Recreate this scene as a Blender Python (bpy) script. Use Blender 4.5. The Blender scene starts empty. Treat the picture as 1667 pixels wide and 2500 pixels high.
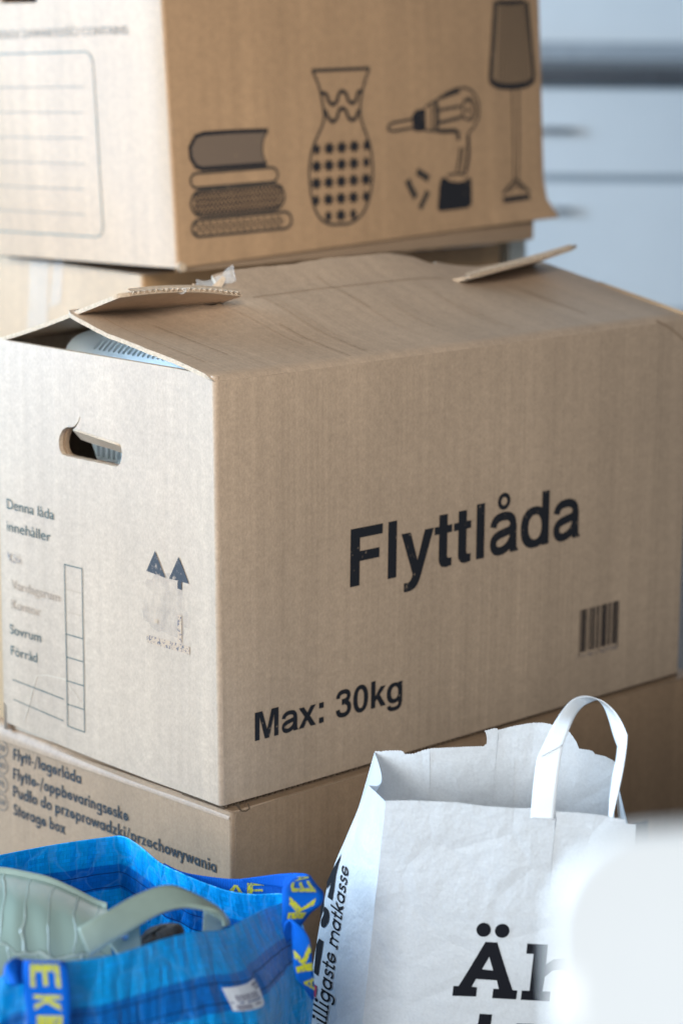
import bpy, math, random
from mathutils import Vector, Matrix, noise
from mathutils.geometry import delaunay_2d_cdt

random.seed(7)
scene = bpy.context.scene
COL = scene.collection
rad = math.radians

# ------------------------------------------------------------------ camera
CAM = Vector((-1.41314, -1.59179, 1.12051))
C_R = Vector((0.71467161, -0.69941955, 0.00753552))
C_U = Vector((0.13727694, 0.15081803, 0.97898364))
C_F = Vector((0.68585679, 0.69861736, -0.20379954))
FPX = 5903.0                      # 85 mm on a 36 mm high frame, 2500 px high
cam_data = bpy.data.cameras.new("camera")
cam = bpy.data.objects.new("camera", cam_data)
COL.objects.link(cam)
cam_data.sensor_fit = 'VERTICAL'
cam_data.sensor_height = 36.0
cam_data.sensor_width = 24.0
cam_data.lens = 85.0
cam_data.clip_start = 0.05
cam_data.clip_end = 60.0
cam_data.dof.use_dof = True
cam_data.dof.focus_distance = 2.16
cam_data.dof.aperture_fstop = 4.0
m = Matrix.Identity(4)
for i in range(3):
    m[i][0], m[i][1], m[i][2], m[i][3] = C_R[i], C_U[i], -C_F[i], CAM[i]
cam.matrix_world = m
scene.camera = cam

# ------------------------------------------------------------------ light
world = bpy.data.worlds.new("World")
scene.world = world
world.use_nodes = True
bg = world.node_tree.nodes["Background"]
bg.inputs[0].default_value = (0.76, 0.88, 1.0, 1)
bg.inputs[1].default_value = 0.29


def area_light(name, loc, target, sx, sy, power, color):
    d = bpy.data.lights.new(name, 'AREA')
    d.shape = 'RECTANGLE'
    d.size, d.size_y = sx, sy
    d.energy = power
    d.color = color
    o = bpy.data.objects.new(name, d)
    COL.objects.link(o)
    o.location = loc
    o.rotation_euler = (Vector(target) - Vector(loc)).to_track_quat('-Z', 'Y').to_euler()
    return o


# the tall window of the room, off to the left of the boxes
area_light("window_light", (-1.85, 2.45, 1.40), (0.25, 0.55, 0.88), 2.0, 1.9, 266.0, (0.52, 0.745, 1.0))
# added narrow fill lamp above and behind the camera, for the right faces
area_light("fill_light_near", (-1.75, -1.75, 2.1), (-0.10, 0.20, 1.22), 0.8, 0.8, 5.6, (1.0, 0.95, 0.87)).data.spread = rad(37)
area_light("fill_light_low", (-2.6, -1.35, 1.0), (-0.52, -0.78, 0.48), 1.0, 1.2, 8.6, (0.88, 0.95, 1.0)).data.spread = rad(46)  # added low fill lamp that brightens the chair and the blue bag

scene.view_settings.view_transform = 'Standard'
scene.view_settings.look = 'None'
scene.view_settings.exposure = 0.0
scene.view_settings.gamma = 1.0
scene.view_settings.use_curve_mapping = False
scene.render.engine = 'CYCLES'
scene.cycles.use_denoising = True
scene.cycles.max_bounces = 8
scene.cycles.transparent_max_bounces = 12
scene.cycles.sample_clamp_indirect = 6.0


# ------------------------------------------------------------------ helpers
def W(px, py, d):
    """point seen at (px, py) of the 1667 x 2500 photograph, d metres deep"""
    return CAM + d * ((px - 833.5) / FPX * C_R - (py - 1250.0) / FPX * C_U + C_F)


def on_plane(px, py, p0, n):
    r = (px - 833.5) / FPX * C_R - (py - 1250.0) / FPX * C_U + C_F
    t = (Vector(p0) - CAM).dot(n) / r.dot(n)
    return CAM + t * r


def thing(name, label, cat, loc, group=None):
    o = bpy.data.objects.new(name, None)
    o.empty_display_size = 0.05
    COL.objects.link(o)
    o.location = loc
    o["label"] = label
    o["category"] = cat
    if group:
        o["group"] = group
    return o


def make(name, verts, faces, mat, parent=None, uvs=None, smooth=True, label=None, kind=None):
    me = bpy.data.meshes.new(name)
    me.from_pydata([tuple(v) for v in verts], [], faces)
    if uvs is not None:
        lay = me.uv_layers.new(name="UVMap")
        for lp in me.loops:
            lay.data[lp.index].uv = uvs[lp.vertex_index]
    if smooth:
        me.polygons.foreach_set("use_smooth", [True] * len(me.polygons))
    me.update()
    o = bpy.data.objects.new(name, me)
    COL.objects.link(o)
    if mat:
        me.materials.append(mat)
    if parent is not None:
        o.parent = parent
        mw = Matrix.Translation(parent.location) if parent.type == 'EMPTY' else Matrix.Identity(4)
        if parent.parent is not None and parent.type != 'EMPTY':
            # parts keep world coordinates: their own matrix is identity in world space
            mw = Matrix.Identity(4)
        o.matrix_parent_inverse = mw.inverted()
    if label:
        o["label"] = label
    if kind:
        o["kind"] = kind
    return o


def pip(x, y, poly):
    c = False
    j = len(poly) - 1
    for i in range(len(poly)):
        xi, yi = poly[i]
        xj, yj = poly[j]
        if (yi > y) != (yj > y) and x < (xj - xi) * (y - yi) / (yj - yi) + xi:
            c = not c
        j = i
    return c


def cdt(groups, step=None, jitter=0.0):
    """triangulate the union of (outer, [holes]) groups; optional inner grid points"""
    vs, es = [], []
    for outer, holes in groups:
        for lp in [outer] + list(holes):
            b = len(vs)
            n = len(lp)
            vs += [Vector(p) for p in lp]
            es += [(b + i, b + (i + 1) % n) for i in range(n)]
    if step:
        xs = [v.x for v in vs]
        ys = [v.y for v in vs]
        x = min(xs) + step * .5
        while x < max(xs):
            y = min(ys) + step * .5
            while y < max(ys):
                vs.append(Vector((x, y)))
                y += step
            x += step
    ov, oe, of, _, _, _ = delaunay_2d_cdt(vs, es, [], 0, 1e-7)
    tris = []
    for f in of:
        cx = sum(ov[i].x for i in f) / len(f)
        cy = sum(ov[i].y for i in f) / len(f)
        for outer, holes in groups:
            if pip(cx, cy, outer) and not any(pip(cx, cy, h) for h in holes):
                tris.append(list(f))
                break
    used = sorted({i for t in tris for i in t})
    mp = {i: k for k, i in enumerate(used)}
    return [(ov[i].x, ov[i].y) for i in used], [[mp[i] for i in t] for t in tris]


def nrm(f, u, v, e=1e-4):
    a = f(u + e, v) - f(u - e, v)
    b = f(u, v + e) - f(u, v - e)
    n = a.cross(b)
    n.normalize()
    return n


def sheet(name, outline, holes, step, f, th, mat, parent=None, flip=False, edge_mat=None, label=None):
    """a board cut to an outline in (u, v), shaped by f(u, v), th thick behind its face"""
    pts, tris = cdt([(outline, holes)], step)
    sgn = -1 if flip else 1
    P = [f(u, v) for u, v in pts]
    N = [nrm(f, u, v) * sgn for u, v in pts]
    if flip:
        tris = [t[::-1] for t in tris]
    verts = list(P)
    uvs = list(pts)
    faces = [list(t) for t in tris]
    nfront = len(faces)
    if th > 0:
        k = len(P)
        verts += [p - n * th for p, n in zip(P, N)]
        uvs += list(pts)
        faces += [[i + k for i in t[::-1]] for t in tris]
        cnt = {}
        for t in tris:
            for i in range(3):
                cnt[(t[i], t[(i + 1) % 3])] = 1
        be = [e for e in cnt if (e[1], e[0]) not in cnt]
        nb = len(faces)
        # boundary wall with its own vertices, so that the edge stays crisp
        b = len(verts)
        vm = {}
        for (i, j) in be:
            for q in (i, j):
                if q not in vm:
                    vm[q] = len(verts)
                    verts += [P[q], P[q] - N[q] * th]
                    uvs += [(pts[q][0], pts[q][1]), (pts[q][0] + .004, pts[q][1] + .004)]
        for (i, j) in be:
            faces.append([vm[i], vm[i] + 1, vm[j] + 1, vm[j]])
    o = make(name, verts, faces, mat, parent, uvs, True, label)
    if th > 0 and edge_mat:
        o.data.materials.append(edge_mat)
        for p in o.data.polygons:
            if p.index >= nb:
                p.material_index = 1
    return o


def grid(name, rows, mat, parent=None, closed=False, uvs=None, th=0.0, label=None, smooth=True):
    """rows: list of equally long lists of points"""
    nr, nc = len(rows), len(rows[0])
    verts = [p for r in rows for p in r]
    faces = []
    for i in range(nr - 1):
        for j in range(nc if closed else nc - 1):
            a, b = i * nc + j, i * nc + (j + 1) % nc
            faces.append([a, b, b + nc, a + nc])
    if uvs is None:
        uvs = [(j / max(1, nc - 1), i / max(1, nr - 1)) for i in range(nr) for j in range(nc)]
    o = make(name, verts, faces, mat, parent, uvs, smooth, label)
    if th:
        md = o.modifiers.new("thickness", 'SOLIDIFY')
        md.thickness = th
        md.offset = 0
    return o


def box(name, lo, hi, mat, parent=None, bevel=0.0, M=None, label=None):
    (x0, y0, z0), (x1, y1, z1) = lo, hi
    v = [Vector(p) for p in [(x0, y0, z0), (x1, y0, z0), (x1, y1, z0), (x0, y1, z0),
                             (x0, y0, z1), (x1, y0, z1), (x1, y1, z1), (x0, y1, z1)]]
    if M is not None:
        v = [M @ p for p in v]
    f = [[0, 3, 2, 1], [4, 5, 6, 7], [0, 1, 5, 4], [1, 2, 6, 5], [2, 3, 7, 6], [3, 0, 4, 7]]
    o = make(name, v, f, mat, parent, None, False, label)
    if bevel:
        md = o.modifiers.new("bevel", 'BEVEL')
        md.width = bevel
        md.segments = 3
    return o


def spl(pts, t):
    """Catmull-Rom through tuples, t in 0..len-1"""
    n = len(pts)
    i = min(max(int(math.floor(t)), 0), n - 2)
    u = t - i
    p0, p1, p2, p3 = pts[max(i - 1, 0)], pts[i], pts[i + 1], pts[min(i + 2, n - 1)]
    return tuple(.5 * (2 * b + (c - a) * u + (2 * a - 5 * b + 4 * c - d) * u * u + (3 * b - a - 3 * c + d) * u ** 3)
                 for a, b, c, d in zip(p0, p1, p2, p3))


def lin(pts, x):
    if x <= pts[0][0]:
        return pts[0][1]
    for (a, b), (c, d) in zip(pts, pts[1:]):
        if x <= c:
            return b + (d - b) * (x - a) / (c - a)
    return pts[-1][1]


def sm(x, a=0.0, b=1.0):
    t = min(max((x - a) / (b - a), 0.0), 1.0)
    return t * t * (3 - 2 * t)


def ns(x, y, z=0.0):
    return noise.noise(Vector((x, y, z)))


# ------------------------------------------------------------------ materials
def mat_new(name):
    mt = bpy.data.materials.new(name)
    mt.use_nodes = True
    nt = mt.node_tree
    return mt, nt, nt.nodes["Principled BSDF"]


def nd(nt, typ, **kw):
    n = nt.nodes.new(typ)
    for k, v in kw.items():
        setattr(n, k, v)
    return n


def mapping(nt, src, sc):
    mp = nd(nt, "ShaderNodeMapping")
    mp.inputs["Scale"].default_value = sc
    nt.links.new(src, mp.inputs["Vector"])
    return mp.outputs[0]


def tex_noise(nt, vec, scale, detail=3, rough=.5):
    n = nd(nt, "ShaderNodeTexNoise")
    n.inputs["Scale"].default_value = scale
    n.inputs["Detail"].default_value = detail
    n.inputs["Roughness"].default_value = rough
    nt.links.new(vec, n.inputs["Vector"])
    return n.outputs["Fac"]


def ramp(nt, fac, stops):
    r = nd(nt, "ShaderNodeValToRGB")
    el = r.color_ramp.elements
    while len(el) < len(stops):
        el.new(0.5)
    for e, (p, c) in zip(el, stops):
        e.position = p
        e.color = (c if len(c) == 4 else (*c, 1)) if not isinstance(c, (int, float)) else (c, c, c, 1)
    nt.links.new(fac, r.inputs["Fac"])
    return r.outputs["Color"]


def mixc(nt, fac, a, b, blend='MIX'):
    mx = nd(nt, "ShaderNodeMix", data_type='RGBA', blend_type=blend)
    for val, idx in ((fac, 0), (a, 6), (b, 7)):
        if isinstance(val, (int, float)):
            mx.inputs[idx].default_value = val
        elif isinstance(val, tuple):
            mx.inputs[idx].default_value = (*val, 1) if len(val) == 3 else val
        else:
            nt.links.new(val, mx.inputs[idx])
    return mx.outputs[2]


def math_n(nt, op, a, b=None):
    n = nd(nt, "ShaderNodeMath", operation=op)
    for i, v in enumerate((a, b)):
        if v is None:
            continue
        if isinstance(v, (int, float)):
            n.inputs[i].default_value = v
        else:
            nt.links.new(v, n.inputs[i])
    return n.outputs[0]


def bump(nt, h, strength, dist, bs, prev=None):
    b = nd(nt, "ShaderNodeBump")
    b.inputs["Strength"].default_value = strength
    b.inputs["Distance"].default_value = dist
    nt.links.new(h, b.inputs["Height"])
    if prev is not None:
        nt.links.new(prev, b.inputs["Normal"])
    if bs is not None:
        nt.links.new(b.outputs[0], bs.inputs["Normal"])
    return b.outputs[0]


def cardboard(name, c, seed=0.0, rib=.5, spec=.58, rough=.48):
    """corrugated kraft board; UV in metres, u across the flutes, v along them"""
    mt, nt, bs = mat_new(name)
    tc = nd(nt, "ShaderNodeTexCoord")
    of = nd(nt, "ShaderNodeMapping")
    of.inputs["Location"].default_value = (seed, seed * 1.7, 0)
    nt.links.new(tc.outputs["UV"], of.inputs["Vector"])
    uv = of.outputs[0]
    fib = tex_noise(nt, mapping(nt, uv, (1.0, .55, 1)), 520, 4, .65)
    blot = tex_noise(nt, uv, 95, 4, .6)
    cloud = tex_noise(nt, uv, 7, 3, .5)
    streak = tex_noise(nt, mapping(nt, uv, (90, 2.2, 1)), 1.0, 3, .6)
    col = ramp(nt, fib, [(.30, tuple(x * .86 for x in c)), (.70, tuple(min(1, x * 1.13) for x in c))])
    col = mixc(nt, 1.0, col, ramp(nt, blot, [(.3, .91), (.7, 1.06)]), 'MULTIPLY')
    col = mixc(nt, 1.0, col, ramp(nt, cloud, [(.3, .95), (.7, 1.04)]), 'MULTIPLY')
    col = mixc(nt, 1.0, col, ramp(nt, streak, [(.3, .95), (.7, 1.05)]), 'MULTIPLY')
    st2 = tex_noise(nt, mapping(nt, uv, (26, .6, 1)), 1.0, 2, .5)
    col = mixc(nt, 1.0, col, ramp(nt, st2, [(.35, .955), (.65, 1.05)]), 'MULTIPLY')
    # sparse dark fibre specks
    vo = nd(nt, "ShaderNodeTexVoronoi")
    vo.inputs["Scale"].default_value = 55
    nt.links.new(uv, vo.inputs["Vector"])
    speck = ramp(nt, vo.outputs["Distance"], [(.030, 1), (.055, 0)])
    wh = nd(nt, "ShaderNodeTexWhiteNoise", noise_dimensions='3D')
    nt.links.new(vo.outputs["Position"], wh.inputs["Vector"])
    keep = math_n(nt, 'GREATER_THAN', wh.outputs["Value"], .93)
    col = mixc(nt, math_n(nt, 'MULTIPLY', math_n(nt, 'MULTIPLY', speck, keep), .6), col, (.05, .035, .025))
    nt.links.new(col, bs.inputs["Base Color"])
    bs.inputs["Roughness"].default_value = rough
    bs.inputs["Specular IOR Level"].default_value = spec
    # washboard of the flutes, broken up by the liner's own unevenness
    sep = nd(nt, "ShaderNodeSeparateXYZ")
    nt.links.new(uv, sep.inputs[0])
    wob = math_n(nt, 'MULTIPLY', tex_noise(nt, mapping(nt, uv, (14, 5, 1)), 1.0, 2), .9)
    ph = math_n(nt, 'ADD', math_n(nt, 'MULTIPLY', sep.outputs[0], 2 * math.pi / .0074), wob)
    wave = math_n(nt, 'SINE', ph)
    amp = ramp(nt, tex_noise(nt, mapping(nt, uv, (9, 4, 1)), 1.0, 2), [(.35, .25), (.7, 1)])
    wave = math_n(nt, 'MULTIPLY', wave, amp)
    h = math_n(nt, 'ADD', math_n(nt, 'MULTIPLY', wave, .12 * rib), math_n(nt, 'ADD', math_n(nt, 'MULTIPLY', streak, .9 * rib), math_n(nt, 'MULTIPLY', st2, 2.2 * rib)))
    n1 = bump(nt, h, .55, .0012, None)
    h2 = math_n(nt, 'ADD', math_n(nt, 'MULTIPLY', fib, .35), blot)
    bump(nt, h2, .30, .0006, bs, n1)
    return mt


def plain(name, c, rough=.5, spec=.5, nscale=0, namp=.06, bstr=0.0, metallic=0.0, coords="Object"):
    mt, nt, bs = mat_new(name)
    bs.inputs["Roughness"].default_value = rough
    bs.inputs["Specular IOR Level"].default_value = spec
    bs.inputs["Metallic"].default_value = metallic
    bs.inputs["Base Color"].default_value = (*c, 1)
    if nscale:
        tc = nd(nt, "ShaderNodeTexCoord")
        f = tex_noise(nt, tc.outputs[coords], nscale, 4, .6)
        nt.links.new(ramp(nt, f, [(.3, tuple(x * (1 - namp) for x in c)), (.7, tuple(min(1, x * (1 + namp)) for x in c))]),
                     bs.inputs["Base Color"])
        if bstr:
            bump(nt, f, bstr, .001, bs)
    return mt


def ink(name, c, base, lo=.62, hi=.70, scale=260, wear=1.0):
    """printing ink with pin-holes where the board shows through"""
    mt, nt, bs = mat_new(name)
    tc = nd(nt, "ShaderNodeTexCoord")
    f = tex_noise(nt, tc.outputs["Object"], scale, 3, .6)
    g = tex_noise(nt, tc.outputs["Object"], 28, 3, .6)
    k = math_n(nt, 'ADD', math_n(nt, 'MULTIPLY', f, .7), math_n(nt, 'MULTIPLY', g, .3))
    col = mixc(nt, math_n(nt, 'MULTIPLY', ramp(nt, k, [(lo, 0), (hi, 1)]), wear), c, base)
    nt.links.new(col, bs.inputs["Base Color"])
    bs.inputs["Roughness"].default_value = .6
    bs.inputs["Specular IOR Level"].default_value = .3
    return mt


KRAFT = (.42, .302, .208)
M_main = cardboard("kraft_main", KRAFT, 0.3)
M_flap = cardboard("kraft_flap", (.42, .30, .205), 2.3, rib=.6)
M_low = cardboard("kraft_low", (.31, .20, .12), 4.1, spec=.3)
M_up = cardboard("kraft_upper", (.405, .252, .140), 6.7)
M_back = cardboard("kraft_back", (.41, .25, .125), 8.2)
M_edge = plain("kraft_edge", (.47, .36, .26), .85, .2, 300, .2)
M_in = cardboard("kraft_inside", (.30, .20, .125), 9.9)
INK = ink("ink_black", (.012, .013, .017), KRAFT)
INKG = ink("ink_green_grey", (.05, .085, .078), (.42, .34, .26), .60, .80, 320)
INKB = ink("ink_badge", (.13, .11, .09), (.31, .20, .12), .60, .75, 320)
INKF = ink("ink_faded", (.29, .215, .155), (.40, .29, .20), .42, .56, 340)
INKW = ink("ink_worn", (.10, .11, .14), (.42, .33, .25), .49, .53, 300)
INKN = ink("ink_arrow", (.032, .033, .038), KRAFT, .56, .68, 240)
INKL = ink("ink_lower", (.022, .03, .035), (.37, .255, .165), .60, .72, 320)
INKU = ink("ink_upper", (.016, .016, .02), (.41, .275, .165))
INKM = ink("ink_upper_mid", (.045, .037, .032), (.41, .275, .165))
INKT = ink("ink_upper_tone", (.16, .115, .085), (.41, .275, .165))
INKUG = ink("ink_upper_green", (.09, .14, .13), (.41, .275, .165), .55, .75)
INKUF = ink("ink_upper_pale", (.17, .165, .14), (.41, .275, .165), .55, .75)


# ------------------------------------------------------------------ lettering
def bz(p0, p1, p2, p3, n=8):
    out = []
    for i in range(n + 1):
        t = i / n
        a, b, c, d = (1 - t) ** 3, 3 * t * (1 - t) ** 2, 3 * t * t * (1 - t), t ** 3
        out.append((a * p0[0] + b * p1[0] + c * p2[0] + d * p3[0], a * p0[1] + b * p1[1] + c * p2[1] + d * p3[1]))
    return out


def ell(cx, cy, rx, ry, n=28, e=2.0):
    o = []
    for i in range(n):
        a = 2 * math.pi * i / n
        c, s = math.cos(a), math.sin(a)
        o.append((cx + rx * math.copysign(abs(c) ** (2 / e), c), cy + ry * math.copysign(abs(s) ** (2 / e), s)))
    return o


def arc(cx, cy, r, a0, a1, n=14, ry=None):
    ry = ry or r
    return [(cx + r * math.cos(rad(a0 + (a1 - a0) * i / n)), cy + ry * math.sin(rad(a0 + (a1 - a0) * i / n))) for i in range(n + 1)]


def st(pts, w, closed=False):
    """stroke a polyline: returns a polygon (or a ring group when closed)"""
    p = [pts[0]]
    for q in pts[1:]:
        if math.dist(q, p[-1]) > 1e-9:
            p.append(q)
    if closed and math.dist(p[0], p[-1]) < 1e-9:
        p.pop()
    n = len(p)
    Lf, Rt = [], []
    for i in range(n):
        if closed:
            a, b, c = p[i - 1], p[i], p[(i + 1) % n]
        else:
            a, b, c = p[max(i - 1, 0)], p[i], p[min(i + 1, n - 1)]
        d1 = (b[0] - a[0], b[1] - a[1])
        d2 = (c[0] - b[0], c[1] - b[1])
        l1, l2 = math.hypot(*d1), math.hypot(*d2)
        if l1 < 1e-12:
            d1, l1 = d2, l2
        if l2 < 1e-12:
            d2, l2 = d1, l1
        n1 = (-d1[1] / l1, d1[0] / l1)
        n2 = (-d2[1] / l2, d2[0] / l2)
        mx, my = n1[0] + n2[0], n1[1] + n2[1]
        k = max(mx * n1[0] + my * n1[1], .35)
        mx, my = mx / k, my / k
        Lf.append((b[0] + mx * w / 2, b[1] + my * w / 2))
        Rt.append((b[0] - mx * w / 2, b[1] - my * w / 2))
    if closed:
        return (Lf, [Rt]) if abs(parea(Lf)) > abs(parea(Rt)) else (Rt, [Lf])
    return (Lf + Rt[::-1], [])


def parea(p):
    return .5 * sum(p[i - 1][0] * p[i][1] - p[i][0] * p[i - 1][1] for i in range(len(p)))


def rc(x0, y0, x1, y1):
    return ([(x0, y0), (x1, y0), (x1, y1), (x0, y1)], [])


def pg(*p):
    return (list(p), [])


def helv():
    G = {}
    G['F'] = (611, [pg((73, 0), (223, 0), (223, 304), (538, 304), (538, 427), (223, 427), (223, 595), (587, 595), (587, 718), (73, 718))])
    G['l'] = (278, [rc(69, 0, 209, 718)])
    y = [(8, 532), (160, 532), (281, 158), (398, 532), (546, 532), (345, -30)]
    y += bz((345, -30), (300, -165), (240, -218), (120, -218))[1:] + [(62, -214), (62, -100), (90, -104)]
    y += bz((90, -104), (150, -112), (185, -85), (204, -8))[1:]
    G['y'] = (556, [(y, [])])
    t = [(8, 530), (8, 432), (85, 432), (85, 120)] + bz((85, 120), (85, 30), (130, -8), (220, -8))[1:] + [(305, 2), (305, 104)]
    t += bz((305, 104), (240, 96), (226, 110), (226, 150))[1:] + [(226, 432), (306, 432), (306, 530), (226, 530), (226, 675), (85, 675), (85, 530)]
    G['t'] = (333, [(t, [])])
    a = [pg((388, 370), (516, 370), (516, 95), (521, 50), (548, 20), (548, 0), (404, 0), (392, 40), (388, 80)),
         st(bz((92, 368), (105, 470), (190, 494), (282, 494)) + bz((282, 494), (385, 494), (452, 455), (452, 365))[1:], 112),
         st(bz((440, 318), (400, 285), (300, 280), (220, 262)) + bz((220, 262), (125, 240), (94, 205), (94, 150))[1:]
            + bz((94, 150), (94, 80), (140, 42), (210, 42))[1:] + bz((210, 42), (310, 42), (410, 100), (440, 200))[1:], 112)]
    G['a'] = (556, a)
    G['å'] = (556, a + [(ell(278, 690, 112, 112), [ell(278, 690, 55, 55)])])
    bowl = (ell(288, 262, 252, 276, 36, 2.25), [ell(300, 262, 124, 166, 28, 2.2)])
    G['d'] = (611, [bowl, rc(426, 0, 560, 718)])
    G['g'] = (611, [bowl, rc(426, -20, 558, 532),
                    st([(492, 10)] + bz((492, -20), (492, -125), (430, -168), (300, -168))[1:] + bz((300, -168), (200, -168), (120, -150), (102, -62))[1:], 112)])
    G['M'] = (833, [pg((70, 0), (70, 718), (280, 718), (417, 225), (552, 718), (764, 718), (764, 0), (632, 0), (632, 585), (478, 0), (354, 0), (202, 585), (202, 0))])
    G['x'] = (556, [pg((8, 532), (168, 532), (278, 370), (385, 532), (540, 532), (360, 275), (550, 0), (388, 0), (275, 175), (165, 0), (6, 0), (195, 275))])
    G[':'] = (333, [rc(94, 0, 240, 146), rc(94, 386, 240, 532)])
    G['3'] = (556, [st(bz((92, 505), (95, 620), (165, 658), (270, 658)) + bz((270, 658), (380, 658), (438, 612), (438, 540))[1:] + bz((438, 540), (438, 440), (370, 412), (215, 412))[1:], 118),
                    st(bz((215, 378), (400, 385), (456, 320), (456, 215)) + bz((456, 215), (456, 100), (380, 48), (275, 48))[1:] + bz((275, 48), (150, 48), (90, 100), (86, 210))[1:], 124)])
    G['0'] = (556, [(ell(278, 352, 243, 366, 36, 2.2), [ell(278, 352, 108, 250, 28, 2.3)])])
    G['k'] = (556, [rc(67, 0, 204, 718), pg((200, 300), (378, 532), (545, 532), (355, 318), (562, 0), (396, 0), (262, 222), (200, 155))])
    G[' '] = (278, [])
    return G


def geo(w=125, slab=False):
    """geometric sans (or, with slab, an upright of the slab italic)"""
    G = {}
    ring = lambda cx: (ell(cx, 235, 235, 240, 28), [ell(cx, 235, 235 - w, 240 - w, 24)])
    s0, s1 = 60, 60 + w
    r0, r1 = 500 - w, 500
    sl = []

    def ser(x, y, up=False):
        return [rc(x - 60, y - (0 if not up else w * .7), x + w + 60, y + (w * .7 if not up else 0))] if slab else []
    stem = lambda h, y0=0: [rc(s0, y0, s1, h)]
    arch = [st([(s0 + w / 2, 220)] + arc(270, 250, 270 - s0 - w / 2, 175, 0, 14, 170) + [(480 - w / 2 + 0, 0)], w * .95)]
    G['a'] = (560, [ring(265), rc(r0, 0, r1, 470)])
    G['å'] = (560, G['a'][1] + [(ell(270, 620, 85, 85, 18), [ell(270, 620, 35, 35, 14)])])
    G['b'] = (570, [ring(295)] + stem(740) + ser(s0, 740, True))
    G['c'] = (440, [st(arc(260, 235, 235 - w / 2, 48, 312, 18), w)])
    G['d'] = (560, [ring(265), rc(r0, 0, r1, 740)])
    G['e'] = (530, [st(arc(265, 235, 235 - w / 2, -5, -325, 22), w), rc(60, 195, 490, 195 + w * .72)])
    G['g'] = (560, [ring(265), rc(r0, -40, r1, 470), st([(r1 - w / 2, 0)] + bz((r1 - w / 2, -40), (r1 - w / 2, -160), (380, -190), (270, -190))[1:] + bz((270, -190), (200, -190), (120, -180), (100, -100))[1:], w * .9)])
    G['h'] = (540, stem(740) + arch)
    G['i'] = (245, stem(470) + [(ell(s0 + w / 2, 620, 78, 78, 16), [])] + ser(s0, 0))
    G['k'] = (500, stem(740) + [pg((s1 - 10, 240), (330, 470), (480, 470), (290, 258), (510, 0), (350, 0), (s1 - 10, 200))])
    G['l'] = (245, stem(740) + ser(s0, 0))
    G['ł'] = (245, stem(740) + [st([(-15, 310), (255, 450)], w * .7)])
    G['m'] = (820, stem(470) + [st([(s0 + w / 2, 220)] + arc(255, 260, 255 - s0 - w / 2, 175, 0, 12, 160) + [(450 - w / 2, 0)], w * .9),
                                st([(450 - w / 2, 220)] + arc(575, 260, 575 - 450 + w / 2, 175, 0, 12, 160) + [(575 + 125 + w / 2, 0)], w * .9)] + ser(s0, 0))
    G['n'] = (540, stem(470) + arch + ser(s0, 0))
    G['o'] = (530, [ring(265)])
    G['p'] = (570, [ring(295)] + stem(470, -220))
    G['r'] = (350, stem(470) + [st(bz((s0 + w / 2, 230), (130, 400), (200, 440), (330, 415)), w * .9)])
    G['s'] = (410, [st(bz((350, 360), (300, 440), (110, 450), (105, 340)) + bz((105, 340), (105, 230), (345, 260), (345, 140))[1:] + bz((345, 140), (345, 20), (140, 20), (55, 110))[1:], w * .88)])
    G['t'] = (310, [rc(95, 0, 95 + w, 640), rc(5, 375, 300, 375 + w * .78)] + ([st(bz((95 + w / 2, 60), (110 + w / 2, 30), (240, 20), (310, 60)), w * .8)] if slab else []))
    G['u'] = (540, [rc(480 - w, 0, 480, 470), st([(s0 + w / 2, 470)] + arc(270, 220, 270 - s0 - w / 2, 180, 360, 14, 165)[0:], w * .95)])
    G['v'] = (480, [pg((0, 470), (140, 470), (240, 180), (340, 470), (480, 470), (300, 0), (180, 0))])
    G['w'] = (720, [pg((0, 470), (135, 470), (220, 190), (310, 470), (410, 470), (500, 190), (585, 470), (720, 470), (560, 0), (445, 0), (360, 265), (275, 0), (160, 0))])
    G['x'] = (480, [pg((0, 470), (155, 470), (242, 330), (325, 470), (475, 470), (320, 245), (485, 0), (328, 0), (240, 155), (150, 0), (-5, 0), (165, 245))])
    G['y'] = (480, [pg((0, 470), (145, 470), (240, 205), (330, 470), (475, 470), (215, -220), (75, -220), (170, 20))])
    G['z'] = (440, [pg((30, 470), (420, 470), (215, 105), (420, 105), (420, 0), (5, 0), (215, 365), (30, 365))])
    G['F'] = (470, [pg((60, 0), (60 + w, 0), (60 + w, 290), (420, 290), (420, 400), (60 + w, 400), (60 + w, 590), (430, 590), (430, 700), (60, 700))])
    G['P'] = (500, [rc(60, 0, 60 + w, 700), st([(90, 645)] + arc(280, 480, 165, 90, -90, 12) + [(90, 315)], w * .9)])
    G['S'] = (500, [st(bz((410, 560), (360, 690), (110, 680), (115, 520)) + bz((115, 520), (120, 370), (420, 370), (420, 200))[1:] + bz((420, 200), (415, 20), (140, 20), (65, 170))[1:], w * .95)])
    G['V'] = (560, [pg((0, 700), (150, 700), (280, 240), (410, 700), (560, 700), (345, 0), (215, 0))])
    G['N'] = (640, [pg((60, 0), (60, 700), (190, 700), (450, 240), (450, 700), (580, 700), (580, 0), (450, 0), (190, 460), (190, 0))])
    G['O'] = (720, [(ell(360, 350, 330, 355, 28), [ell(360, 350, 330 - w, 355 - w, 24)])])
    G['G'] = (700, [st(arc(360, 350, 270, 45, 360, 20), w), rc(360, 290, 680, 290 + w * .8)])
    G['R'] = (540, G['P'][1] + [pg((200, 330), (340, 330), (520, 0), (370, 0))])
    G['L'] = (430, [pg((60, 0), (410, 0), (410, 110), (60 + w, 110), (60 + w, 700), (60, 700))])
    G['I'] = (245, [rc(60, 0, 60 + w, 700)])
    G['K'] = (560, [rc(60, 0, 60 + w, 700), pg((s1 - 10, 370), (370, 700), (540, 700), (300, 385), (560, 0), (390, 0), (s1 - 10, 310))])
    G['E'] = (460, [pg((60, 0), (430, 0), (430, 115), (60 + w, 115), (60 + w, 295), (410, 295), (410, 405), (60 + w, 405), (60 + w, 585), (430, 585), (430, 700), (60, 700))])
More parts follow.
